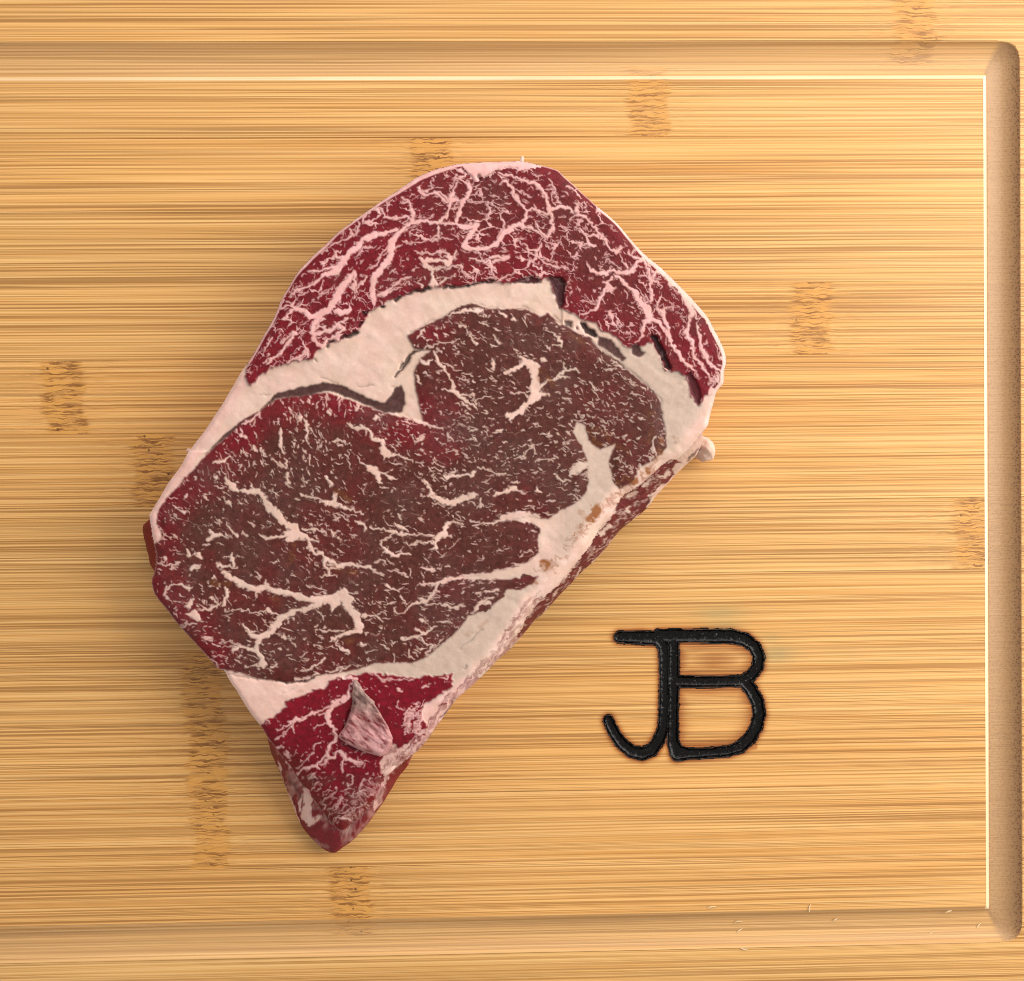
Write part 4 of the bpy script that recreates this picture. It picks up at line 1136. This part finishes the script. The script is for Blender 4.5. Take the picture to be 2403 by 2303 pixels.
for t, txt in ((9, "500,1380,30 560,1500,70 640,1650,70 690,1800,60"), (9, "740,1480,50 780,1600,80 790,1720,90 830,1780,70 900,1760,50"), (9, "470,1130,10 500,1280,14 550,1370,10"), (9, "520,1160,12 590,1230,10"),
               (9, "700,1500,14 720,1640,24"), (9, "1630,1330,18 1590,1450,40 1540,1560,66 1490,1640,30"), (10, "600,1330,16 560,1450,24"), (3, "1700,1340,90 1640,1500,90"),
               (8, "1390,630,44 1330,720,44 1290,780,30"), (8, "1260,760,30 1250,790,30"), (8, "1080,840,22 1110,790,10"), (8, "1190,860,12 1140,900,20"), (8, "1500,500,60 1600,430,70"), (8, "1000,1050,16 940,1100,14"), (8, "900,1180,24 800,1280,20"),
               (8, "960,960,24 880,1040,24"), (8, "1180,690,14 1100,730,20"), (8, "1300,600,14 1240,640,20"), (8, "1440,520,14 1380,560,16"), (8, "700,1330,10 660,1400,12"), (8, "480,1560,12 520,1500,8"), (8, "400,1690,12 430,1640,8")):
    stroke(FAT, P(t, txt), 0.9, 0.8)
for (x, y) in pick(lower_right, 190):
    stroke(FAT, [(x - 4, y + 4, 1.5), (x + 5 * rng.random(), y - 5 * rng.random(), 1.0)], 0.45 + 0.4 * rng.random(), 1.0, 1.2)
# strands along the lower right fat shoulder and tail
strand = in_out & ~lower_right & (PX > 880) & (PY > 1330) & (FAT > 0.5) & (d_top < 22)
STREAK = np.zeros(PX.shape)
for (x, y) in pick(strand & (PY > 1400), 210):
    L = 10 + 34 * rng.random()
    a = math.radians(-47 + rng.normal(0, 8) - (8 if y > 1600 else 0))
    stroke(STREAK, [(x - math.cos(a) * L / 2, y - math.sin(a) * L / 2, 1.0), (x, y, 2.2 + 3.0 * rng.random()), (x + math.cos(a) * L / 2, y + math.sin(a) * L / 2, 1.0)], 0.35 + 0.4 * rng.random(), 1.0, 1.8)

# gaps, membranes and creases
GAP = np.zeros(PX.shape)
for t, txt, v in ((2, "0,1292,8 90,1262,16 190,1242,16", .95), (2, "320,1235,26 345,1228,26", 1), (2, "375,1232,18 500,1218,22 640,1194,22 770,1178,24", 1), (1, "1310,1330,44 1330,1325,34", 1), (1, "1150,1400,36 1190,1385,30", .9), (1, "1100,1510,30 1140,1470,24", .9),
                  (1, "930,1625,24 1010,1600,40 1080,1560,44", .9), (1, "830,1655,26 880,1645,20", .85), (1, "805,1700,20 825,1690,16", .85), (1, "1520,1230,16 1620,1190,24 1750,1160,30", 1), (1, "1440,1270,26 1480,1240,30", .9), (1, "690,1800,10 720,1850,8", .8),
                  (1, "1480,1890,20 1540,1820,26 1600,1750,22 1680,1715,10", .9), (4, "120,790,24 200,690,30 260,600,26 310,550,14", .95), (4, "115,800,16 150,760,20", .8),
                  (3, "500,715,50 560,770,66 610,820,56", 1), (3, "1155,840,60 1200,930,66 1240,1020,60 1290,1120,44", .95), (3, "440,735,24 445,745,24", .9), (4, "60,880,5 100,890,5", .5),
                  (4, "860,1460,5 960,1390,6 1060,1340,7 1120,1310,5", .75), (8, "1690,320,12 1640,370,20 1600,400,24 1590,420,16", .9), (8, "1270,710,20 1240,760,30", .6), (10, "1350,470,14 1310,530,24 1250,620,22 1200,690,18", .75),
                  (5, "1640,115,5 1790,95,8", .45), (5, "740,190,5 840,188,6", .35), (5, "1310,30,8 1360,45,10 1460,80,10", .35), (7, "1250,1415,10 1330,1350,14 1450,1250,12", .35), (7, "1290,1600,10 1310,1580,8", .5), (9, "480,410,10 600,375,12", .25), (9, "520,510,16 590,490,14", .6), (9, "640,395,8 700,380,8", .25),
                  (6, "1270,1712,10 1400,1730,16 1560,1720,14 1620,1690,8", .8), (2, "690,240,14 740,190,8 820,150,8", .7), (2, "640,200,20 650,240,20", .7), (2, "490,140,16 560,200,10 610,270,8", .6), (2, "880,130,10 990,140,12", .5), (6, "830,1640,5 1000,1675,7 1150,1700,8", .55),
                  (9, "1240,330,20 1225,440,14", .8), (9, "1230,600,30 1190,700,26 1150,800,20", .55), (9, "1100,930,14 1240,1010,24 1380,1070,20", .55), (3, "230,620,12 330,740,12 440,790,10", .35), (3, "540,820,10 640,920,14 800,1040,16 920,1140,14 1080,1260,12 1220,1400,10 1225,1560,12 1260,1700,10", .35),
                  (4, "240,400,10 320,350,8 430,280,8 600,230,8 740,140,10 900,140,10 960,170,8 1180,190,8 1270,160,8 1430,235,10", .3), (9, "570,1300,20 640,1400,26 700,1520,22", .6), (9, "440,1150,16 500,1300,20 540,1380,24", .5)):
    p_ = P(t, txt)
    p_[:, 2] *= 0.80
    stroke(GAP, p_, v * 0.94, 0.7, 2.4)
for t, txt, v in ((2, "930,1180 1040,1140 1130,1130 1210,1150 1210,1185 1100,1195 940,1190", .72), (2, "1280,1140 1400,1140 1440,1190 1420,1300 1420,1400 1380,1435 1350,1330 1310,1210", .80), (3, "330,680 400,685 400,740 340,730", .75), (3, "1440,1170 1490,1150 1540,1230 1580,1350 1570,1490 1530,1430 1470,1280", .55)):
    GAP = np.maximum(GAP, blur(poly_mask(P(t, txt), 0.4).astype(float), 1) * v)
# purple grey membranes, lit but dull
GREY = np.zeros(PX.shape)
MEMB = [(5, "740,330 800,270 900,165 1100,120 1330,75 1500,95 1600,150 1750,220 1880,255 1956,180 1956,350 1850,330 1600,230 1400,150 1330,150 1200,190 1000,205 880,220 800,290 600,430 440,560 280,700 220,750 400,560 560,440"), (4, "0,1040 60,980 110,900 160,870 190,970 200,1040 160,1130 0,1130"),
        (3, "640,820 760,850 890,1020 860,1050 760,980 640,900"), (3, "940,900 1000,890 1040,960 1080,960 1050,1000 1000,1010 950,980")]
memb = np.zeros(PX.shape, bool)
for t, txt in MEMB:
    memb |= poly_mask(P(t, txt), 0.4)
mb = blur(memb.astype(float), 2)
FAT = FAT * (1 - mb)
GREY = np.maximum(GREY, mb * 0.95)
GAP = np.maximum(GAP, mb * 0.24)

# tan, dried lean on the fat at the lower right
TAN = np.zeros(PX.shape)
for t, txt, v in ((8, "850,850,90 810,910,80", .8), (8, "720,860,40 750,890,50", .45), (8, "700,990,40 720,1000,40", .3), (8, "420,1290,80 410,1320,70", .85), (8, "440,1340,30 480,1280,30", .4), (8, "1290,505,66 1290,520,60", .75), (8, "1060,600,90 1120,610,100 1170,600,70", .85), (8, "1080,650,40 1100,660,40", .7),
                  (8, "1390,250,44 1400,320,70 1390,400,60", .7), (8, "1400,390,60 1360,420,50", .5), (8, "800,220,30 850,290,50 900,310,30", .75), (8, "790,160,40 800,200,30", .7), (8, "1490,260,60 1520,270,60", .35), (7, "1900,800,50 1940,810,40", .5), (7, "1560,960,30 1650,940,24", .5), (4, "1440,740,60 1430,830,40", .55), (4, "560,740,16 600,850,16 640,900,12", .4),
                  (8, "1300,40,60 1340,160,70 1300,260,60", .5), (8, "860,180,60 1000,260,60 1100,380,60", .4), (4, "1480,760,50 1560,900,60 1500,960,40", .5), (4, "1700,400,40 1850,500,50", .35), (6, "700,820,50 850,820,50", .5), (6, "1250,950,60 1340,1010,50", .5), (6, "1400,640,60 1450,480,70", .5), (7, "200,1350,60 250,1340,50", .6), (7, "90,690,50 300,720,50", .5), (5, "1450,1060,60 1560,1140,50", .6), (5, "1720,520,50", .4), (7, "1300,1300,30 1400,1250,40 1500,1160,30", .22), (10, "1230,530,30 1170,560,24", .35)):
    stroke(TAN, P(t, txt), v, 0.6, 4.0)
TAN = TAN * smooth(0.30, 0.60, fbm(WX, WY, 14, 197, 3))
TAN = np.clip(TAN * 1.35, 0, 1)
# crumbs of browned lean along the fat edge
CR = np.array([(1560, 1062), (1530, 1098), (1498, 1128), (1462, 1158), (1425, 1185), (1392, 1215), (1352, 1262), (1300, 1325), (1270, 1345)], float)
for k in range(110):
    u_ = rng.random() * (len(CR) - 1.001)
    i_ = int(u_)
    c_ = CR[i_] + (CR[i_ + 1] - CR[i_]) * (u_ - i_) + rng.normal(0, 8, 2)
    a_ = rng.random() * 6.28
    L_ = 2 + 6 * rng.random()
    stroke(TAN, [(c_[0] - math.cos(a_) * L_, c_[1] - math.sin(a_) * L_, 2 + 4 * rng.random()), (c_[0] + math.cos(a_) * L_, c_[1] + math.sin(a_) * L_, 2 + 5 * rng.random())], 0.30 + 0.5 * rng.random(), 1.2, 2.0)

# redness of the lean and tint of the fat
RED = np.full(PX.shape, 0.12)
left_edge = edge_dist(np.array([(524, 1571), (440, 1490), (365, 1380), (350, 1300), (371, 1196), (435, 1122), (529, 1026), (610, 964), (692, 930), (769, 921), (860, 952), (990, 990), (1050, 1020)], float), 90.0, False)
RED = np.where(eye, np.maximum(RED, 0.72 * smooth(120, 8, left_edge + (fbm(PX, PY, 40, 171, 2) - 0.5) * 50)), RED)
RED = np.where(eye, np.maximum(RED, 0.62 * blob(1020, 775, 75, 35, -25)), RED)
RED = np.where(eye, RED + 0.14 * smooth(0.45, 0.7, fbm(PX, PY, 120, 173, 2)), RED)
RED = np.where(eye, np.maximum(RED, 0.45 * blob(1060, 1390, 80, 40, -20)), RED)
capred = 0.86 - 0.42 * blob(1130, 480, 130, 80) - 0.42 * blob(1370, 580, 70, 120, -30) - 0.25 * blob(1040, 640, 60, 30) - 0.3 * blob(1480, 700, 120, 60, 45)
RED = np.where(cap, capred, RED)
RED = np.where(tail | tailL | redside, 1.0, RED)
RED = np.where(lower_right, 0.9, RED)
RED = np.where(leftside, 1.0, RED)
GREY = np.maximum(GREY, np.where(eye, 0.45 * smooth(0.48, 0.75, fbm(PX, PY, 90, 181, 3)), 0))
GREY = np.maximum(GREY, np.where(eye, 0.7 * blob(1080, 1010, 90, 50, 20), 0))
GREY = np.maximum(GREY, np.where(eye, 0.6 * blob(480, 1110, 60, 40, 30), 0))
GREY = np.maximum(GREY, np.where(cap, 0.2 * smooth(0.5, 0.8, fbm(PX, PY, 60, 183, 2)), 0))
GREY = np.maximum(GREY, np.where(lower_right, 0.45, 0))
GREY = np.maximum(GREY, np.where(tail & (PY > 1820), 0.35 * smooth(0.4, 0.7, fbm(PX, PY, 30, 185, 2)), 0))
PINK = np.full(PX.shape, 0.14) + 0.45 * (fbm(PX, PY, 60, 191, 2) - 0.4)
PINK = np.where(cap, 0.90 - 0.5 * blob(1030, 640, 60, 45), PINK)
PINK = np.where(eye, 0.30 + 0.35 * blob(1100, 1360, 200, 60) + 0.4 * smooth(60, 5, left_edge), PINK)
PINK = np.where(tail, 0.9, PINK)
PINK = np.where(cap & (d_top < 14) & (PX > 1420), 0.45, PINK)
PINK = np.where(~lean & (PX < 800) & (PY > 1540), 0.35, PINK)
PINK = np.where(~lean & (PX > 830) & (PY > 1590), 0.55, PINK)
PINK = np.where(~lean & (PX < 700) & (PY < 1280) & (d_top < 26), 0.5, PINK)
PINK = blur(PINK, 3)
RED = np.clip(RED, 0, 1)
# dried, greyer fat on the open face; the shoulder towards the board's edge stays white
inside_rim = smooth(20, 42, d_top + 14 * (fbm(PX, PY, 40, 199, 3) - 0.5))
lowR = np.maximum(smooth(1240, 1360, PX) * smooth(770, 830, PY), np.maximum(smooth(1290, 1400, PY) * smooth(780, 900, PX), smooth(1430, 1470, PX))) * smooth(1665, 1615, PY)
GREY = np.maximum(GREY, np.where((~lean | (FAT > 0.5)) & in_top & ~cap, 0.85 * inside_rim * lowR * np.where(lean, smooth(1100, 1250, PX), 1.0), 0))
GREY = np.maximum(GREY, np.where(~lean & in_top & (PX < 1320) & (PY < 1060), 0.18, 0))
# red seeps through along the strands
FAT = FAT * (1 - STREAK)
RED = np.where(STREAK > 0.15, np.maximum(RED, 0.75), RED)
mash = blob(985, 1720, 36, 26, -40) * 0.9 + blob(925, 1745, 40, 40) * 0.9 + blob(1640, 860, 60, 70) * 0.35
ragged = fbm(PX, PY, 16, 195, 3)
FAT = np.clip(FAT - np.where(~cap, mash, 0) * smooth(0.42, 0.62, ragged) * 0.75, 0, 1)
RED = np.where((mash > 0.2) & ~cap & ~eye, 0.95, RED)

# ------------------------------------------------------------------ steak: heights
Z0 = 25.0
low_right = smooth(1000, 1100, PY) * smooth(-40, 30, PX + PY * 0.95 - 2350)      # the fat shoulder facing the brand
tail_t = smooth(1690, 1960, PY + (PX - 800) * -0.12)
R_edge = 12 + 34 * np.clip(low_right, 0, 1) + 26 * tail_t                        # rounding in photo px
u = np.clip(1 - d_top / R_edge, 0, 1)
drop = (1 - np.sqrt(np.clip(1 - u ** 2, 0, 1))) * R_edge * 0.15 * 0.72
HT = Z0 - drop - 7.5 * tail_t
HT += 0.55 * (fbm(PX, PY, 160, 201, 2) - 0.5) + 0.30 * (fbm(PX, PY, 34, 203, 2) - 0.5)
fs = blur(FAT * (~in_top | lean), 1)
HT += np.where(lean, 0.16 * (blur(FAT, 2) - 0.4), 0)
HT += np.where(lean, 0.5 * smooth(0, 26, np.minimum(d_eye, d_top)), 0.10 * (fbm(PX, PY, 12, 205, 2) - 0.5))
fold = np.abs(fbm(PX * 0.8 + PY * 0.6, PY * 0.8 - PX * 0.6, 60, 209, 3, 1.8) - 0.5)
HT += np.where(lean, 0, -0.16 * smooth(0.22, 0.0, fold))
seam = ~lean & (PY < 1060) & (PX < 1320)
HT -= np.where(seam, 0.5, 0)
HT -= 1.6 * blur(GAP, 2)
HT += np.where(lean, 0.10 * (fbm(PX, PY, 9, 207, 2) - 0.5), 0)
HT = blur(HT, 2)

VPOS = at(PX, PY, HT)
# ------------------------------------------------------------------ steak: parts
steak = thing("steak", "thick raw marbled rib eye steak lying on the bamboo board", "steak", (0, 0, 0))

cc_in = in_top
cx_ = (PX[:-1, :-1] + PX[1:, 1:]) / 2
cy_ = (PY[:-1, :-1] + PY[1:, 1:]) / 2
cell_in = poly_mask(TOP, X=cx_, Y=cy_)
# snap the border vertices to the traced rim
vin = np.zeros(PX.shape, int)
for dj in (0, 1):
    for di in (0, 1):
        vin[dj:NYR - 1 + dj, di:NXR - 1 + di] += cell_in
border = (vin > 0) & (vin < 4)
bj, bi = np.nonzero(border)
bp = np.column_stack([PX[bj, bi], PY[bj, bi]])
best = np.full(len(bp), 1e9)
bxy = bp.copy()
for a, b in zip(TOP, np.roll(TOP, -1, 0)):
    m = np.abs(bp - a).max(1) < 12
    if not m.any():
        continue
    vv = b - a
    t = np.clip(((bp[m] - a) @ vv) / (vv @ vv + 1e-9), 0, 1)
    pr = a + t[:, None] * vv
    dd = np.hypot(*(bp[m] - pr).T)
    ii = np.nonzero(m)[0]
    g = dd < best[ii]
    best[ii[g]] = dd[g]
    bxy[ii[g]] = pr[g]
VPOS[bj, bi] = at(bxy[:, 0], bxy[:, 1], HT[bj, bi])

# vertex normals of the whole top so that parts meet without a seam
gxv = np.gradient(VPOS, axis=1)
gyv = np.gradient(VPOS, axis=0)
NRM = np.cross(gyv, gxv)
NRM /= np.linalg.norm(NRM, axis=-1, keepdims=True) + 1e-12
NRM[NRM[..., 2] < 0] *= -1

ATT = {"fat": np.clip(FAT, 0, 1), "pink": np.clip(PINK, 0, 1), "red": RED, "gap": np.clip(GAP, 0, 1), "tan": np.clip(TAN, 0, 1), "grey": np.clip(GREY, 0, 1)}
ATT["wet"] = smooth(10, 26, d_top) * (0.25 + 0.75 * smooth(0.4, 0.65, fbm(PX, PY, 70, 241, 2))) * np.where(tail, 1.0, 0.8)
ATT["tan"] = np.clip(TAN, 0, 1)

def part(name, cells, parent, label=None, kind=None):
    idx = np.arange(NXR * NYR).reshape(NYR, NXR)
    q = np.stack([idx[:-1, :-1], idx[1:, :-1], idx[1:, 1:], idx[:-1, 1:]], -1)[cells]
    u, inv = np.unique(q, return_inverse=True)
    o = mesh_obj(name, VPOS.reshape(-1, 3)[u], inv.reshape(-1, 4), M_MEAT, parent, {a: v.ravel()[u] for a, v in ATT.items()}, NRM.reshape(-1, 3)[u])
    if label:
        o["label"] = label
    if kind:
        o["kind"] = kind
    return o
def cells_of(m):
    return m[:-1, :-1]
fatc = cells_of(FAT) > 0.5
regions = [("eye_muscle", eye, "brown red eye of the steak with fine white marbling"), ("cap_muscle", cap, "bright red cap curving round the top of the steak, heavily marbled"), ("tail_muscle", tail, "dark red tail at the narrow end of the steak")]
used = np.zeros(cell_in.shape, bool)
for nm, m, lab in regions:
    c = cells_of(m) & cell_in
    o = part(nm, c & ~fatc, steak, lab)
    part("marbling", c & fatc, o, kind="stuff")
    used |= c
rest = cell_in & ~used
wedge = rest & (cx_ < 815) & (cy_ > 1535)
edge_f = rest & ~wedge & (((cx_ > 1330) & (cy_ > 780)) | (cy_ > 1330) | (cx_ > 1440))
rim_f = rest & ~wedge & ~edge_f & (cx_ < 400) & (cy_ > 1130)
seam_f = rest & ~wedge & ~edge_f & ~rim_f
part("fat_seam", seam_f, steak, "broad cream band of fat between the cap and the eye")
part("fat_edge", edge_f, steak, "thick pale fat along the right side of the steak")
part("fat_wedge", wedge, steak, "smooth triangle of fat between the eye and the tail")
part("fat_rim", rim_f, steak, "thin strip of fat at the left corner of the steak")

# flank all round
N = len(TOP)
def sample(A, x, y):
    i = np.clip(((x - RX0) / STEP).round().astype(int), 0, NXR - 1)
    j = np.clip(((y - RY0) / STEP).round().astype(int), 0, NYR - 1)
    return A[j, i]
vis = np.clip(np.hypot(*(OUT - TOP).T) / 7.0, 0, 1)
vis = np.convolve(np.concatenate([vis[-8:], vis, vis[:8]]), np.ones(17) / 17, 'valid')
cen = TOP.mean(0)
inw = -nrm * np.where(((cen - TOP) * -nrm).sum(1) < 0, -1, 1)[:, None]
ztop = sample(HT, TOP[:, 0] + inw[:, 0] * 1.0, TOP[:, 1] + inw[:, 1] * 1.0)
wt = at(TOP[:, 0], TOP[:, 1], ztop)
zlow = np.where(TOP[:, 1] > 1720, 4.0, 8.0)
wo = at(OUT[:, 0], OUT[:, 1], zlow)
rows = 30
VV, AA = [], {k: [] for k in ATT}
arc = np.cumsum(np.hypot(*(TOP - np.roll(TOP, 1, 0)).T))
for r in range(rows):
    t = r / (rows - 1)
    tz = np.clip(t / 0.80, 0, 1)
    z = ztop + (zlow - ztop) * tz
    xy = wt[:, :2] + (wo[:, :2] - wt[:, :2]) * (vis * np.sin(tz * math.pi / 2) ** 1.0)[:, None]
    wob = (fbm(arc[None, :], np.full((1, N), t * 160.0), 26, 211 + 0, 3)[0] - 0.5)
    out_dir = (wt[:, :2] - wt[:, :2].mean(0))
    out_dir /= np.linalg.norm(out_dir, axis=1)[:, None]
    under = np.clip((t - 0.80) / 0.20, 0, 1)
    xy = xy + out_dir * (-(1 - vis) * 1.6 * tz - under ** 2 * 2.0 + (wob - 0.35) * 0.9 * math.sin(math.pi * min(1, t * 1.25)))[:, None]
    z = np.where(under > 0, zlow * (1 - under), z)
    VV.append(np.column_stack([xy, z]))
    # paint: where it shows, what was traced there; elsewhere the marbling runs on down the flank
    px = TOP[:, 0] + (OUT[:, 0] - TOP[:, 0]) * tz * 0.96
    py = TOP[:, 1] + (OUT[:, 1] - TOP[:, 1]) * tz * 0.96
    jx = TOP[:, 0] + inw[:, 0] * (3 + 26 * abs(math.sin(t * 5 + 0.4)))
    jy = TOP[:, 1] + inw[:, 1] * (3 + 26 * abs(math.sin(t * 5 + 0.4)))
    far = vis < 0.25
    px, py = np.where(far, jx, px), np.where(far, jy, py)
    for k in AA:
        AA[k].append(sample(ATT[k], px, py) * (0.0 if k == "wet" else 1.0))
VV = np.vstack(VV)
i = np.arange(N)
F = np.vstack([np.stack([r * N + i, r * N + (i + 1) % N, (r + 1) * N + (i + 1) % N, (r + 1) * N + i], -1) for r in range(rows - 1)])
VV[:N, 2] -= 0.05
mesh_obj("flank", VV, F[:, ::-1], M_MEAT, steak, {k: np.concatenate(v) for k, v in AA.items()}, smooth_faces=True)

# thin flap of membrane lying across the tail
FL = np.vstack([P(9, "1270,270 1300,270 1330,300 1390,400 1440,450 1495,500 1500,530 1540,590 1590,680 1640,760 1680,850 1700,900 1690,1000 1640,1080 1560,1110 1480,1085 1390,1060 1290,1015 1200,970 1120,915 1095,880 1110,855 1160,790 1200,700 1235,600 1255,500 1250,420 1260,320")])
fm = poly_mask(FL)
fd = edge_dist(FL, 30.0)
fz = HT + 1.9 * np.sqrt(np.clip(fd / 9.0, 0, 1)) * smooth(1590, 1660, PY) + 0.35 + 0.8 * (fbm(PX, PY, 16, 221, 3) - 0.4)
fz = np.where(fm, fz, HT - 0.8)
FP = at(PX, PY, fz)
grow = blur(fm.astype(float), 2) > 0.05
fc = grow[:-1, :-1] & grow[1:, 1:] & grow[1:, :-1] & grow[:-1, 1:]
strk = fbm(PX * 0.78 + PY * 0.62, (-PX * 0.62 + PY * 0.78), 7, 223, 3, 3.0)
mott = fbm(PX, PY, 20, 225, 2)
fatf = np.clip(0.44 + 2.1 * (strk - 0.5) + 0.22 * smooth(1680, 1730, PY), 0, 1) * smooth(-1, 4, fd)
fatf = np.maximum(fatf, smooth(5, 1.5, fd) * 0.75 * fm)
idx = np.arange(NXR * NYR).reshape(NYR, NXR)
q = np.stack([idx[:-1, :-1], idx[1:, :-1], idx[1:, 1:], idx[:-1, 1:]], -1)[fc]
uu, inv = np.unique(q, return_inverse=True)
full = lambda v: np.full(len(uu), v)
greyf = np.clip(1.0 * smooth(1720, 1650, PY + (910 - PX) * 0.4) + 0.15 * mott, 0, 1)
mesh_obj("membrane_flap", FP.reshape(-1, 3)[uu], inv.reshape(-1, 4), M_MEAT, steak,
         {"fat": fatf.ravel()[uu] * 0.80, "pink": np.clip(1.0 - 0.25 * greyf, 0, 1).ravel()[uu], "red": np.clip(1 - greyf, 0, 1).ravel()[uu] * 0.9, "gap": (0.45 * smooth(1740, 1640, PY) * smooth(0.35, 0.7, mott)).ravel()[uu], "tan": full(0.0), "grey": greyf.ravel()[uu] * 0.6})

# loose nubs and shreds of fat
def lump(name, px, py, z, rx, ry, rz, rot, seed, parent, pink=0.1, amp=0.35, n=40, fat=1.0):
    c = at(px, py, z)
    th = np.linspace(0, math.pi, n)
    ph = np.linspace(0, 2 * math.pi, 2 * n, endpoint=False)
    T, Ph = np.meshgrid(th, ph, indexing='ij')
    x, y, zz = np.sin(T) * np.cos(Ph), np.sin(T) * np.sin(Ph), np.cos(T)
    r_ = np.random.default_rng(seed)
    f = np.ones(T.shape)
    for cnt, wid, am in ((8, 0.16, 1.0), (40, 0.04, 0.28), (160, 0.010, 0.12)):
        for k in range(cnt):
            dv = r_.normal(size=3)
            dv /= np.linalg.norm(dv)
            f += amp * am * (r_.random() * 2 - 0.9) * np.exp(-((1 - (x * dv[0] + y * dv[1] + zz * dv[2])) / wid))
    ca_, sa_ = math.cos(rot), math.sin(rot)
    X_, Y_ = x * f * rx, y * f * ry
    vv = np.stack([c[0] + X_ * ca_ - Y_ * sa_, c[1] + X_ * sa_ + Y_ * ca_, np.maximum(c[2] + zz * f * rz, 0.3)], -1).reshape(-1, 3)
    m = 2 * n
    a = np.arange(m)
    ff = np.vstack([np.stack([k * m + a, k * m + (a + 1) % m, (k + 1) * m + (a + 1) % m, (k + 1) * m + a], -1) for k in range(n - 1)])
    one = np.ones(len(vv))
    return mesh_obj(name, vv, ff[:, ::-1], M_MEAT, parent, {"fat": one * fat, "pink": one * pink, "red": one * 0.6, "gap": one * 0, "tan": one * 0, "grey": one * 0})
o = lump("fat_nub", 1652, 1054, 7.0, 4.6, 3.6, 5.0, -0.9, 3, steak, 0.1, 0.42, 60)
o["label"] = "small white nub of fat sticking out at the right side"
o = lump("fat_nub", 905, 1806, 18.6, 2.9, 1.8, 1.5, 0.7, 9, steak, 0.35, 0.40, 50)
o["label"] = "round white knob of fat at the foot of the membrane flap"
for (px, py, z, rx, ry, rz, rot, sd) in ((1224, 377, 23.5, 0.7, 1.5, 0.6, -0.35, 4), (444, 1058, 16.0, 1.0, 0.8, 0.8, 0.2, 5)):
    lump("fat_shred", px, py, z, rx, ry, rz, rot, sd, steak, 0.2, 0.3, 12)

# ------------------------------------------------------------------ loose slivers of wood left in the lower groove
r_ = np.random.default_rng(31)
for (px, py) in ((1670, 2129), (1900, 2131), (1732, 2163), (1960, 2158), (2182, 2193), (1746, 2226), (1735, 2184), (2226, 2139), (2296, 2172)):
    w = at(px, py, 0.0)
    zz = float(groove_z(groove_d(np.array([w[0]]), np.array([w[1]])))[0])
    w = at(px, py, zz)
    L, a = 0.8 + 0.9 * r_.random(), r_.random() * math.pi
    pts = []
    for s, off, wd in ((-1, 0, 0.10), (-0.3, 0.25, 0.22), (0.4, 0.12, 0.20), (1, -0.15, 0.08)):
        for (e, h) in ((-1, 0), (1, 0), (1, 1), (-1, 1)):
            lx, ly = s * L, off * L * 0.7 + e * wd
            pts.append((lx * math.cos(a) - ly * math.sin(a), lx * math.sin(a) + ly * math.cos(a), 0.02 + h * wd * 1.6 + 0.1 * s * s))
    fc_ = [(0, 3, 2, 1), (12, 13, 14, 15)]
    for k in range(3):
        for e in range(4):
            fc_.append((4 * k + e, 4 * k + (e + 1) % 4, 4 * k + 4 + (e + 1) % 4, 4 * k + 4 + e))
    o = mesh_obj("wood_sliver", np.array(pts), fc_, M_SLIVER, smooth_faces=False)
    o.location = (w[0] * MM, w[1] * MM, w[2] * MM)
    o["label"] = "tiny pale wood sliver lying in the lower groove of the board"
    o["category"] = "wood sliver"
    o["group"] = "wood slivers in the lower groove"
